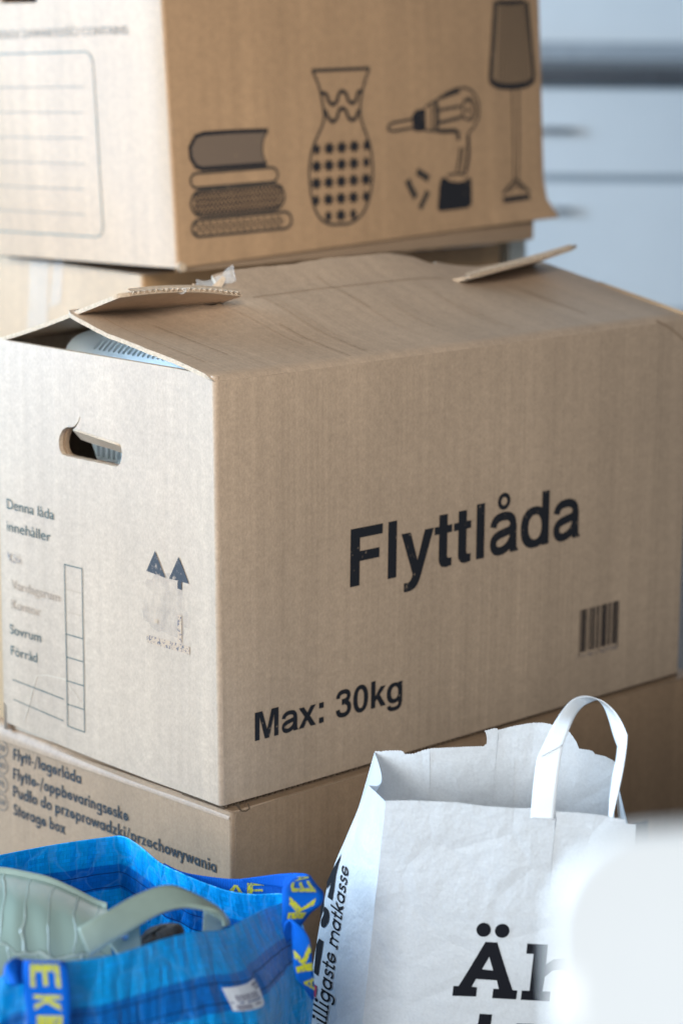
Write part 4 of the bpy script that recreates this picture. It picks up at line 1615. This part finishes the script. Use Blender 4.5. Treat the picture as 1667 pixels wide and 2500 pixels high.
# ------------------------------------------------------------------ big blue carrier bag
M_blue, nt, bs = mat_new("blue_woven_tarpaulin")
tc = nd(nt, "ShaderNodeTexCoord")
uvn = tc.outputs["UV"]
sp_ = nd(nt, "ShaderNodeSeparateXYZ")
nt.links.new(uvn, sp_.inputs[0])
ck = nd(nt, "ShaderNodeTexChecker")
ck.inputs["Scale"].default_value = 1 / .0048
nt.links.new(uvn, ck.inputs["Vector"])
wr = tex_noise(nt, mapping(nt, uvn, (34, 9, 1)), 1.0, 4, .6)
wr2 = tex_noise(nt, mapping(nt, uvn, (150, 30, 1)), 1.0, 3, .6)
cl = tex_noise(nt, uvn, 9, 3, .5)
col = ramp(nt, cl, [(.3, (.001, .33, .86)), (.7, (.002, .44, .98))])
col = mixc(nt, 1.0, col, ramp(nt, wr2, [(.3, .86), (.7, 1.1)]), 'MULTIPLY')
# folded hem: a second, denser layer between two lines of stitching
v_ = sp_.outputs[1]
hem = math_n(nt, 'MULTIPLY', math_n(nt, 'GREATER_THAN', v_, .030), math_n(nt, 'LESS_THAN', v_, .056))
col = mixc(nt, math_n(nt, 'MULTIPLY', hem, .75), col, (.001, .10, .48))
wvc = nd(nt, "ShaderNodeTexBrick")
wvc.offset = .5
for k_, v__ in (("Scale", 1.0), ("Brick Width", .0075), ("Row Height", .0042), ("Mortar Size", .0003)):
    wvc.inputs[k_].default_value = v__
wvc.inputs["Color1"].default_value = (1.18, 1.18, 1.18, 1)
wvc.inputs["Color2"].default_value = (.80, .80, .80, 1)
wvc.inputs["Mortar"].default_value = (.7, .7, .7, 1)
nt.links.new(uvn, wvc.inputs["Vector"])
col = mixc(nt, .55, col, mixc(nt, 1.0, col, wvc.outputs["Color"], 'MULTIPLY'))
crk = nd(nt, "ShaderNodeTexVoronoi", feature='DISTANCE_TO_EDGE')
crk.inputs["Scale"].default_value = 1.0
dst = nd(nt, "ShaderNodeVectorMath", operation='ADD')
nt.links.new(mapping(nt, uvn, (55, 22, 1)), dst.inputs[0])
nn_ = nd(nt, "ShaderNodeTexNoise")
nn_.inputs["Scale"].default_value = 30
nt.links.new(uvn, nn_.inputs["Vector"])
nt.links.new(nn_.outputs["Color"], dst.inputs[1])
nt.links.new(dst.outputs[0], crk.inputs["Vector"])
crease_ = ramp(nt, crk.outputs["Distance"], [(0.0, 0), (.30, 1)])
col = mixc(nt, math_n(nt, 'MULTIPLY', ramp(nt, crk.outputs["Distance"], [(0.0, 1), (.06, 0)]), .16), col, (.25, .55, .85))
nt.links.new(col, bs.inputs["Base Color"])
bs.inputs["Roughness"].default_value = .33
bs.inputs["Specular IOR Level"].default_value = .3
nb_ = bump(nt, wr, .85, .010, bs=None)
nb_ = bump(nt, crease_, .5, .0022, None, nb_)
nb2 = bump(nt, wr2, .35, .0015, None, nb_)
wv_ = nd(nt, "ShaderNodeTexBrick")
wv_.offset = .5
wv_.inputs["Scale"].default_value = 1.0
wv_.inputs["Brick Width"].default_value = .0042
wv_.inputs["Row Height"].default_value = .0036
wv_.inputs["Mortar Size"].default_value = .0006
wv_.inputs["Color1"].default_value = (1, 1, 1, 1)
wv_.inputs["Color2"].default_value = (.55, .55, .55, 1)
wv_.inputs["Mortar"].default_value = (0, 0, 0, 1)
nt.links.new(uvn, wv_.inputs["Vector"])
bump(nt, wv_.outputs["Color"], .5, .0009, bs, nb2)
tr = nd(nt, "ShaderNodeBsdfTranslucent")
tr.inputs["Color"].default_value = (.005, .22, .62, 1)
ms = nd(nt, "ShaderNodeMixShader")
ms.inputs[0].default_value = .15
out = next(n for n in nt.nodes if n.type == 'OUTPUT_MATERIAL')
nt.links.new(bs.outputs[0], ms.inputs[1])
nt.links.new(tr.outputs[0], ms.inputs[2])
nt.links.new(ms.outputs[0], out.inputs["Surface"])

rimpx = [(-330, 2330, 1.80), (-260, 2190, 2.00), (-120, 2115, 2.09), (0, 2088, 2.11), (80, 2072, 2.12), (160, 2058, 2.125), (260, 2044, 2.13), (302, 2042, 2.125), (345, 2068, 2.105), (390, 2105, 2.085), (440, 2130, 2.07), (500, 2155, 2.06), (560, 2175, 2.05),
         (620, 2183, 2.04), (680, 2181, 2.03), (716, 2188, 2.005), (700, 2200, 1.975), (640, 2222, 1.945), (585, 2250, 1.905), (540, 2270, 1.875), (470, 2276, 1.835), (400, 2292, 1.81), (300, 2325, 1.775), (220, 2341, 1.755), (150, 2347, 1.745),
         (60, 2352, 1.735), (0, 2386, 1.725), (-120, 2430, 1.715), (-250, 2420, 1.73), (-330, 2330, 1.80)]
rim3 = [tuple(W(*p)) for p in rimpx]
ctr = Vector((sum(p[0] for p in rim3) / len(rim3), sum(p[1] for p in rim3) / len(rim3), 0))
NR = len(rim3) - 1


def BG(t, v):
    """blue bag wall: t along the rim (index), v metres below it"""
    t = t % NR
    p = Vector(spl(rim3, t))
    o = p - ctr
    o.z = 0
    o.normalize()
    k = v / max(p.z, .01)
    front = (.55 + .45 * sm(t, 15.5, 19.5) if t > 15.2 else .35) if t < 28 else .35
    bul = .030 * math.sin(math.pi * min(1, k)) * front + .014 * math.sin(min(1, k * 3) * math.pi) * front
    wr_ = (.006 * ns(t * 1.3, v * 7, 1) + .003 * ns(t * 3.5, v * 16, 4)) * sm(v, .005, .06)
    # fold lines down the front from the kink of the rim
    if 15.5 < t < 22:
        wr_ += .008 * math.exp(-((t - 19.2 + v * 4) / .5) ** 2) * sm(v, 0, .05) - .014 * math.exp(-((t - 17.3 - v * 2.0) / .7) ** 2) * sm(v, .05, .14)
    return p + o * (bul + wr_) + Vector((0, 0, -v * (.995)))


bbag = thing("shopping_bag", "large blue woven plastic bag with a green handbag in it, at lower left", "bag", (ctr.x, ctr.y, 0))
rows, uvs = [], []
NT_ = NR * 9
arcl = [0.0]
for j in range(1, NT_ + 1):
    arcl.append(arcl[-1] + (Vector(spl(rim3, j / 9)) - Vector(spl(rim3, (j - 1) / 9))).length)
vsr = [0, .0015, .006, .012, .018, .024, .030, .036, .043, .050, .056, .063, .072, .085, .10, .115, .13, .15, .17, .19, .21, .24, .27, .30, .34, .38]
for v in vsr + [None]:
    row = []
    for j in range(NT_ + 1):
        t = j / 9
        zz0 = spl(rim3, t % NR if t < NR else 0)[2]
        row.append(BG(t, v * zz0 / .43 if v is not None else zz0 / .995 - .001))
        uvs.append((arcl[j], (v if v is not None else .43)))
    rows.append(row)
grid("body", rows, M_blue, bbag, uvs=uvs, th=.0007)
bb = [rows[-1][j] + Vector((0, 0, .001)) for j in range(0, NT_, 3)]
make("base", bb + [Vector((ctr.x, ctr.y, .0015))], [[i, (i + 1) % len(bb), len(bb)] for i in range(len(bb))], M_blue, bbag, [(p.x, p.y + 1) for p in bb] + [(0, 1)])
M_stitch = plain("stitch_dark", (.002, .05, .22), .6, .3)
flb = nrm(BG, 22, .05).dot(CAM - BG(22, .05)) < 0
for v in (.036, .050):
    segs = []
    o = [(t_ / 6, v + .0006) for t_ in range(15 * 6, 28 * 6)]
    draw("stitch_line", [st([(a, v) for a, _ in o], .0009)], BG, M_stitch, bbag, flb, dens=.15, lift=.0011)
    draw("stitch_line", [st([(a / 6, v) for a in range(2 * 6, 13 * 6)], .0009)], BG, M_stitch, bbag, not (nrm(BG, 6, .05).dot(CAM - BG(6, .05)) < 0) if False else (nrm(BG, 6, .05).dot(CAM - BG(6, .05)) < 0), dens=.15, lift=.0011)
# price sticker on the front wall


def bag_px(px, py):
    best = (1e9, 20, .05)
    for i in range(150, 280):
        for k in range(0, 60):
            t, v = i / 10, k * .004
            d = BG(t, v) - CAM
            z = d.dot(C_F)
            e = (833.5 + FPX * d.dot(C_R) / z - px) ** 2 + (1250 - FPX * d.dot(C_U) / z - py) ** 2
            if e < best[0]:
                best = (e, t, v)
    _, t, v = best
    for sc in (.03, .01, .003):
        for _ in range(8):
            c = []
            for a in (-1, 0, 1):
                for b in (-1, 0, 1):
                    tt, vv = t + a * sc, v + b * sc * .04
                    d = BG(tt, vv) - CAM
                    z = d.dot(C_F)
                    c.append(((833.5 + FPX * d.dot(C_R) / z - px) ** 2 + (1250 - FPX * d.dot(C_U) / z - py) ** 2, tt, vv))
            _, t, v = min(c)
    return (t, v)


sq = [bag_px(*p) for p in [(538, 2413), (616, 2391), (637, 2446), (566, 2468)]]
M_stick = plain("sticker_paper", (.80, .80, .84), .5, .4)


def stq(a, b):
    return tuple((sq[0][i] * (1 - a) + sq[1][i] * a) * (1 - b) + (sq[3][i] * (1 - a) + sq[2][i] * a) * b for i in range(2))


draw("price_sticker", [([stq(i / 6, 0) for i in range(6)] + [stq(1, i / 6) for i in range(6)] + [stq(1 - i / 6, 1) for i in range(6)] + [stq(0, 1 - i / 6) for i in range(6)], [])], BG, M_stick, bbag, flb, dens=.15, lift=.0016)
M_gp = plain("sticker_print", (.30, .29, .36), .6, .3)
gpz = []
for i in range(14):
    a = .16 + i * .042
    gpz.append(([stq(a, .34), stq(a + .02 + .012 * (i % 3 == 0), .34), stq(a + .02 + .012 * (i % 3 == 0), .58), stq(a, .58)], []))
for i in range(7):
    a = .10 + i * .045
    gpz.append(([stq(a, .74), stq(a + .034, .74), stq(a + .034, .95), stq(a, .95)], []))
for (a, b, c, d) in ((.72, .06, .95, .18), (.76, .22, .93, .30), (.52, .76, .70, .84)):
    gpz.append(([stq(a, b), stq(c, b), stq(c, d), stq(a, d)], []))
draw("sticker_print", gpz, BG, M_gp, bbag, flb, dens=.15, lift=.0022)

# ---- webbing straps with woven yellow letters
M_web, nt, bs = mat_new("blue_webbing")
tc = nd(nt, "ShaderNodeTexCoord")
s3 = nd(nt, "ShaderNodeSeparateXYZ")
nt.links.new(tc.outputs["UV"], s3.inputs[0])
rib_ = math_n(nt, 'SINE', math_n(nt, 'MULTIPLY', s3.outputs[0], 2 * math.pi / .0016))
nt.links.new(mixc(nt, math_n(nt, 'ADD', math_n(nt, 'MULTIPLY', rib_, .5), .5), (.001, .085, .46), (.001, .15, .70)), bs.inputs["Base Color"])
bs.inputs["Roughness"].default_value = .7
bs.inputs["Specular IOR Level"].default_value = .15
bump(nt, rib_, .5, .0006, bs)
M_yel, nt, bs = mat_new("yellow_thread")
tc = nd(nt, "ShaderNodeTexCoord")
yn = tex_noise(nt, mapping(nt, tc.outputs["Object"], (1, 1, .25)), 900, 2, .5)
nt.links.new(mixc(nt, ramp(nt, yn, [(.54, 0), (.64, 1)]), (.50, .49, .012), (.01, .07, .30)), bs.inputs["Base Color"])
bs.inputs["Roughness"].default_value = .6
bump(nt, yn, .6, .001, bs)


def strap(secs, letters, label, n=50, fold=0):
    """webbing through cross-sections; letters: (char, t0, t1, s0, s1, turn) placed on it"""
    k = len(secs) - 1

    def f(s, t):
        c = spl(secs, min(max(t, 0), k))
        return W(*c[:3]).lerp(W(*c[3:]), s)
    o = ribbon("strap", secs, M_web, bbag, n, 6, .0014, label=label, uvw=.04)
    for (ch, t0, t1, s0, s1, turn) in letters:
        w, gr = GEO[ch]
        xs = [x for oo, hs in gr for x, y in oo]
        xa, xb = min(xs), max(xs)

        def mp(p):
            x, y = (p[0] - xa) / (xb - xa), p[1] / 700
            if turn == 1:        # rotated a quarter turn: letter's right points down
                a, b = 1 - y, x
            elif turn == -1:     # letter's right points up
                a, b = y, 1 - x
            else:
                a, b = x, 1 - y
            return (s0 + (s1 - s0) * a, t0 + (t1 - t0) * b)
        g = [([mp(p) for p in oo], [[mp(p) for p in h] for h in hs]) for oo, hs in gr]
        fl_ = nrm(f, (s0 + s1) / 2, (t0 + t1) / 2).dot(CAM - f(.5, t0)) < 0
        draw("woven_letter", g, f, M_yel, o, fl_, .12, lift=.0014, dens=.08)
    return o


# front strap hanging over the front wall at left
DW = 1.722
strap([(62, 2346, DW + .02, 160, 2350, DW + .018), (58, 2352, DW, 163, 2356, DW), (57, 2385, DW - .004, 168, 2388, DW - .004), (60, 2430, DW - .006, 172, 2432, DW - .006), (66, 2470, DW - .006, 172, 2472, DW - .006),
       (66, 2510, DW - .004, 170, 2512, DW - .004), (66, 2600, DW + .01, 172, 2602, DW + .01)],
      [('E', 1.15, 2.55, .16, .82, 1), ('K', 2.95, 3.9, .20, .82, 1), ('I', 4.22, 4.95, .24, .84, 1)], "webbing strap with yellow letters over the bag's front rim")
strap([(60, 2347, DW + .02, 62, 2400, DW), (38, 2338, DW + .01, 40, 2405, DW - .01), (18, 2352, DW, 20, 2400, DW - .004), (12, 2378, DW + .008, 16, 2398, DW + .006)], [], "folded loop of the front strap", 20)
# the strap knotted round the right end of the rim
strap([(400, 2108, 2.092, 404, 2116, 2.092), (450, 2130, 2.080, 452, 2142, 2.080), (540, 2144, 2.075, 540, 2172, 2.075), (590, 2146, 2.07, 590, 2190, 2.07), (640, 2146, 2.065, 640, 2192, 2.065), (700, 2150, 2.055, 696, 2190, 2.055)],
      [('A', 2.25, 3.2, .35, .98, 1), ('E', 3.3, 4.1, .20, .98, 1)], "strap lying along the back rim")
strap([(590, 2146, 2.062, 596, 2152, 2.062), (640, 2139, 2.055, 645, 2160, 2.055), (700, 2132, 2.045, 695, 2168, 2.045), (748, 2134, 2.035, 722, 2172, 2.03), (765, 2150, 2.02, 735, 2176, 2.015)], [], "strap passing behind the knot", 30)
strap([(713, 2146, 1.977, 757, 2138, 1.985), (692, 2166, 1.955, 772, 2160, 1.965), (689, 2180, 1.945, 789, 2181, 1.955), (690, 2206, 1.940, 785, 2206, 1.950), (690, 2232, 1.940, 758, 2229, 1.950), (688, 2262, 1.945, 731, 2264, 1.955)],
      [('A', .10, .62, .30, .86, -1), ('E', .70, 2.0, .22, .82, -1), ('K', 2.45, 4.3, .16, .80, -1)], "strap looped over the rim, yellow letters showing")
strap([(692, 2278, 1.930, 700, 2300, 1.945), (694, 2258, 1.923, 712, 2290, 1.940), (706, 2246, 1.917, 714, 2262, 1.930), (720, 2253, 1.913, 713, 2270, 1.925), (742, 2272, 1.913, 713, 2292, 1.923), (757, 2300, 1.917, 714, 2318, 1.920),
       (761, 2340, 1.923, 716, 2356, 1.917), (764, 2388, 1.930, 724, 2388, 1.920), (766, 2420, 1.940, 742, 2412, 1.930), (767, 2440, 1.955, 762, 2440, 1.945)],
      [('K', 5.0, 6.55, .04, .92, -1), ('A', 6.9, 7.8, .0, .7, -1)], "strap end hanging below the knot")

# ------------------------------------------------------------------ green handbag lying in the blue bag
M_green, nt, bs = mat_new("sage_crocodile_leather")
tc = nd(nt, "ShaderNodeTexCoord")
uvn = tc.outputs["UV"]
br = nd(nt, "ShaderNodeTexBrick")
br.offset = .37
br.inputs["Scale"].default_value = 1.0
br.inputs["Brick Width"].default_value = .030
br.inputs["Row Height"].default_value = .075
br.inputs["Mortar Size"].default_value = .0016
br.inputs["Mortar Smooth"].default_value = .8
br.inputs["Color1"].default_value = (1, 1, 1, 1)
br.inputs["Color2"].default_value = (.8, .8, .8, 1)
br.inputs["Mortar"].default_value = (0, 0, 0, 1)
wob = nd(nt, "ShaderNodeTexNoise")
wob.inputs["Scale"].default_value = 26
nt.links.new(uvn, wob.inputs["Vector"])
vm = nd(nt, "ShaderNodeVectorMath", operation='SCALE')
vm.inputs["Scale"].default_value = .024
nt.links.new(wob.outputs["Color"], vm.inputs[0])
va = nd(nt, "ShaderNodeVectorMath", operation='ADD')
nt.links.new(uvn, va.inputs[0])
nt.links.new(vm.outputs[0], va.inputs[1])
nt.links.new(va.outputs[0], br.inputs["Vector"])
nt.links.new(mixc(nt, br.outputs["Fac"], (.28, .355, .295), (.40, .47, .40)), bs.inputs["Base Color"])
bs.inputs["Roughness"].default_value = .22
inv = math_n(nt, 'SUBTRACT', 1.0, br.outputs["Fac"])
bump(nt, inv, .7, .0022, bs)
M_gplain = plain("sage_leather", (.30, .365, .30), .42, .45, 60, .05, .05)
hb = thing("handbag", "sage green handbag with embossed leather and a short handle, inside the blue bag", "handbag", W(150, 2330, 1.90) - Vector((0, 0, .20)))
top_e = [(-260, 2150, 1.96), (-120, 2122, 1.97), (0, 2128, 1.965), (60, 2138, 1.96), (120, 2152, 1.955), (180, 2178, 1.95), (235, 2206, 1.945), (262, 2216, 1.94)]
bot_e = [(-260, 2470, 1.86), (-120, 2470, 1.845), (0, 2450, 1.84), (60, 2450, 1.84), (120, 2450, 1.845), (180, 2445, 1.85), (240, 2430, 1.86), (300, 2410, 1.87)]
rows, uvs = [], []
for i in range(25):
    k = i / 24
    row = []
    for j in range(57):
        t = 7 * j / 56
        a, b = Vector(W(*spl(top_e, t))), Vector(W(*spl(bot_e, t)))
        p = a.lerp(b, k)
        bulg = .030 * math.sin(math.pi * k) + .004 * ns(t * 1.2, k * 3, 1)
        p = p - C_F * bulg + Vector((0, 0, .012 * math.sin(math.pi * min(1, k * 1.6))))
        row.append(p)
        uvs.append((t * .03, k * .11))
    rows.append(row)
grid("body", rows, M_green, hb, uvs=uvs)
rows = []
for j in range(57):          # rolled, stitched top edge
    t = 7 * j / 56
    a = Vector(W(*spl(top_e, t)))
    row = []
    for i in range(9):
        an = 2 * math.pi * i / 8
        row.append(a + Vector((0, 0, .0052 * math.sin(an) - .001)) - C_F * (.0045 * math.cos(an)))
    rows.append(row)
grid("rolled_edge", rows, M_gplain, hb)
draw_pts = []
rows = []
for j in range(57):
    t = 7 * j / 56
    a = Vector(W(*spl(top_e, t))) - C_F * .009 + Vector((0, 0, -.0075))
    rows.append([a + Vector((0, 0, .0012 * math.sin(2 * math.pi * i / 6))) - C_F * (.0012 * math.cos(2 * math.pi * i / 6)) for i in range(7)])
grid("piping", rows, plain("sage_dark", (.10, .135, .125), .5, .4), hb)
rows = []
for i in range(9):            # the bag's back half, down inside the blue bag
    k = i / 8
    rows.append([Vector(W(*spl(top_e, 7 * j / 28))) + C_F * (.05 * math.sin(k * math.pi / 2)) + Vector((0, 0, -.16 * k)) for j in range(29)])
grid("back_panel", rows, M_gplain, hb)
k5 = lambda ax, ay, ad, bx, by, bd_: (ax / 2.613, 2120 + ay / 2.613, ad, bx / 2.613, 2120 + by / 2.613, bd_)
ribbon("handle", [k5(500, 382, 1.800, 575, 566, 1.792), k5(600, 322, 1.806, 640, 522, 1.796), k5(700, 265, 1.815, 720, 468, 1.804), k5(850, 180, 1.832, 860, 383, 1.818), k5(1000, 121, 1.848, 1000, 302, 1.834), k5(1100, 113, 1.858, 1100, 264, 1.844),
                  k5(1200, 150, 1.866, 1195, 249, 1.852), k5(1310, 208, 1.874, 1290, 256, 1.858), k5(1400, 268, 1.882, 1380, 276, 1.864), k5(1452, 330, 1.890, 1420, 318, 1.872), k5(1462, 362, 1.900, 1432, 370, 1.880)], M_gplain, hb, 60, 6, .0032)
ribbon("handle", [k5(1300, 252, 1.888, 1458, 345, 1.900), k5(1298, 320, 1.900, 1450, 362, 1.908), k5(1295, 405, 1.908, 1420, 402, 1.912), k5(1290, 520, 1.915, 1400, 520, 1.92)], M_gplain, hb, 16, 5, .003, label="far end of the handle going down")
ribbon("handle_tab", [k5(690, 470, 1.845, 760, 560, 1.84), k5(760, 410, 1.850, 830, 560, 1.845), k5(885, 345, 1.858, 905, 540, 1.850)], M_gplain, hb, 10, 5, .003)
rv = W(795 / 2.613, 2120 + 432 / 2.613, 1.838)
rows = []
for i in range(7):
    a = math.pi / 2 * i / 6
    rows.append([rv + C_R * (.0032 * math.cos(a) * math.cos(2 * math.pi * j / 14)) + C_U * (.0032 * math.cos(a) * math.sin(2 * math.pi * j / 14)) - C_F * (.0024 * math.sin(a)) for j in range(14)])
grid("rivet", rows, M_steel, hb, True)

# black sequinned pouch further down in the bag
M_seq, nt, bs = mat_new("black_sequins")
tc = nd(nt, "ShaderNodeTexCoord")
vo = nd(nt, "ShaderNodeTexVoronoi")
vo.inputs["Scale"].default_value = 330
nt.links.new(tc.outputs["Object"], vo.inputs["Vector"])
nt.links.new(ramp(nt, vo.outputs["Distance"], [(.2, (.02, .02, .022)), (.6, (.003, .003, .004))]), bs.inputs["Base Color"])
bs.inputs["Roughness"].default_value = .5
bs.inputs["Specular IOR Level"].default_value = .25
bump(nt, vo.outputs["Color"], 1.0, .004, bs)
pc = W(378, 2312, 1.90)
sq_ = thing("pouch", "small black sequinned pouch beside the green handbag", "pouch", pc - Vector((0, 0, .05)))
rows = []
for i in range(13):
    a = -math.pi / 2 + math.pi * i / 12
    rows.append([pc + C_R * (.024 * math.cos(a) * math.cos(2 * math.pi * j / 24)) + Vector((C_F.x, C_F.y, 0)) * (.03 * math.cos(a) * math.sin(2 * math.pi * j / 24))
                 + Vector((0, 0, .0125 * math.sin(a) + .003 * ns(i * .6, j * .5, 3) + .010 * math.cos(2 * math.pi * j / 24) * math.cos(a))) for j in range(24)])
grid("body", rows, M_seq, sq_, True)
ribbon("flap", [(350, 2300, 1.885, 352, 2318, 1.875), (375, 2289, 1.888, 378, 2312, 1.876), (405, 2286, 1.895, 408, 2300, 1.885)], M_seq, sq_, 12, 4, .001)

# ------------------------------------------------------------------ white chair close to the camera
M_chair = plain("white_chair_plastic", (.80, .79, .775), .35, .5, 8, .015)
DC = .84
cc = W(1900, 2300, DC)
ch = thing("chair", "white plastic chair with rounded back, blurred in the right foreground", "chair", (cc.x, cc.y, 0))
cx = Vector((C_R.x, C_R.y, 0)).normalized()
cy = Vector((C_F.x, C_F.y, 0)).normalized()
tl = W(1348, 1978, DC)
wd = .40
ztop_ = tl.z - .001
CH = lambda x, y, z: Vector((tl.x, tl.y, 0)) + cx * x + cy * y + Vector((0, 0, z))
bo = []
r_ = .030
hgt = .34
for (ax, az, a0) in ((wd - r_, ztop_ - r_, 0), (r_, ztop_ - r_, 90), (r_ * .6 + .02, ztop_ - hgt + r_, 180), (wd - r_ * .6 - .02, ztop_ - hgt + r_, 270)):
    bo += arc(ax, az, r_, a0, a0 + 90, 10)
bkf = lambda x, z: CH(x, .030 * ((x - wd / 2) / (wd / 2)) ** 2 * -1 + .12 * (ztop_ - z) * .35, z)
bko = sheet("backrest", dense(bo, .012), [], .02, bkf, .006, M_chair, ch, flip=nrm(bkf, .2, .7).dot(CAM - bkf(.2, .7)) < 0)
md = bko.modifiers.new("bevel", 'BEVEL')
md.width = .002
md.segments = 3
md.limit_method = 'ANGLE'
sf = lambda x, y: CH(x, y, .455 - .02 * math.sin(math.pi * x / wd) * math.sin(math.pi * min(1, max(0, (y - .05) / .42))))
so = []
for (ax, ay, a0) in ((wd - .06, .42, 0), (.06, .42, 90), (.06, .12, 180), (wd - .06, .12, 270)):
    so += arc(ax, ay, .06, a0, a0 + 90, 8)
sheet("seat", so, [], .03, sf, .014, M_chair, ch)
grid("back_support", [[bkf(x, ztop_ - hgt + .02) for x in (.12, .2, .28)], [CH(x, .075, .47) for x in (.12, .2, .28)], [sf(x, .11) for x in (.12, .2, .28)]], M_chair, ch, th=.012)
M_leg = plain("chair_leg_metal", (.55, .55, .56), .3, .5, 0, 0, 0, .8)
for (x, y, dx, dy) in ((.06, .12, -.03, -.03), (wd - .06, .12, .03, -.03), (.06, .42, -.03, .03), (wd - .06, .42, .03, .03)):
    rows = []
    for k in range(5):
        q_ = CH(x + dx * k / 4, y + dy * k / 4, .44 - .4395 * k / 4)
        rr_ = .011 - .0008 * k
        rows.append([q_ + cx * rr_ * math.cos(2 * math.pi * j / 12) + cy * rr_ * math.sin(2 * math.pi * j / 12) for j in range(12)])
    grid("leg", rows, M_leg, ch, True)
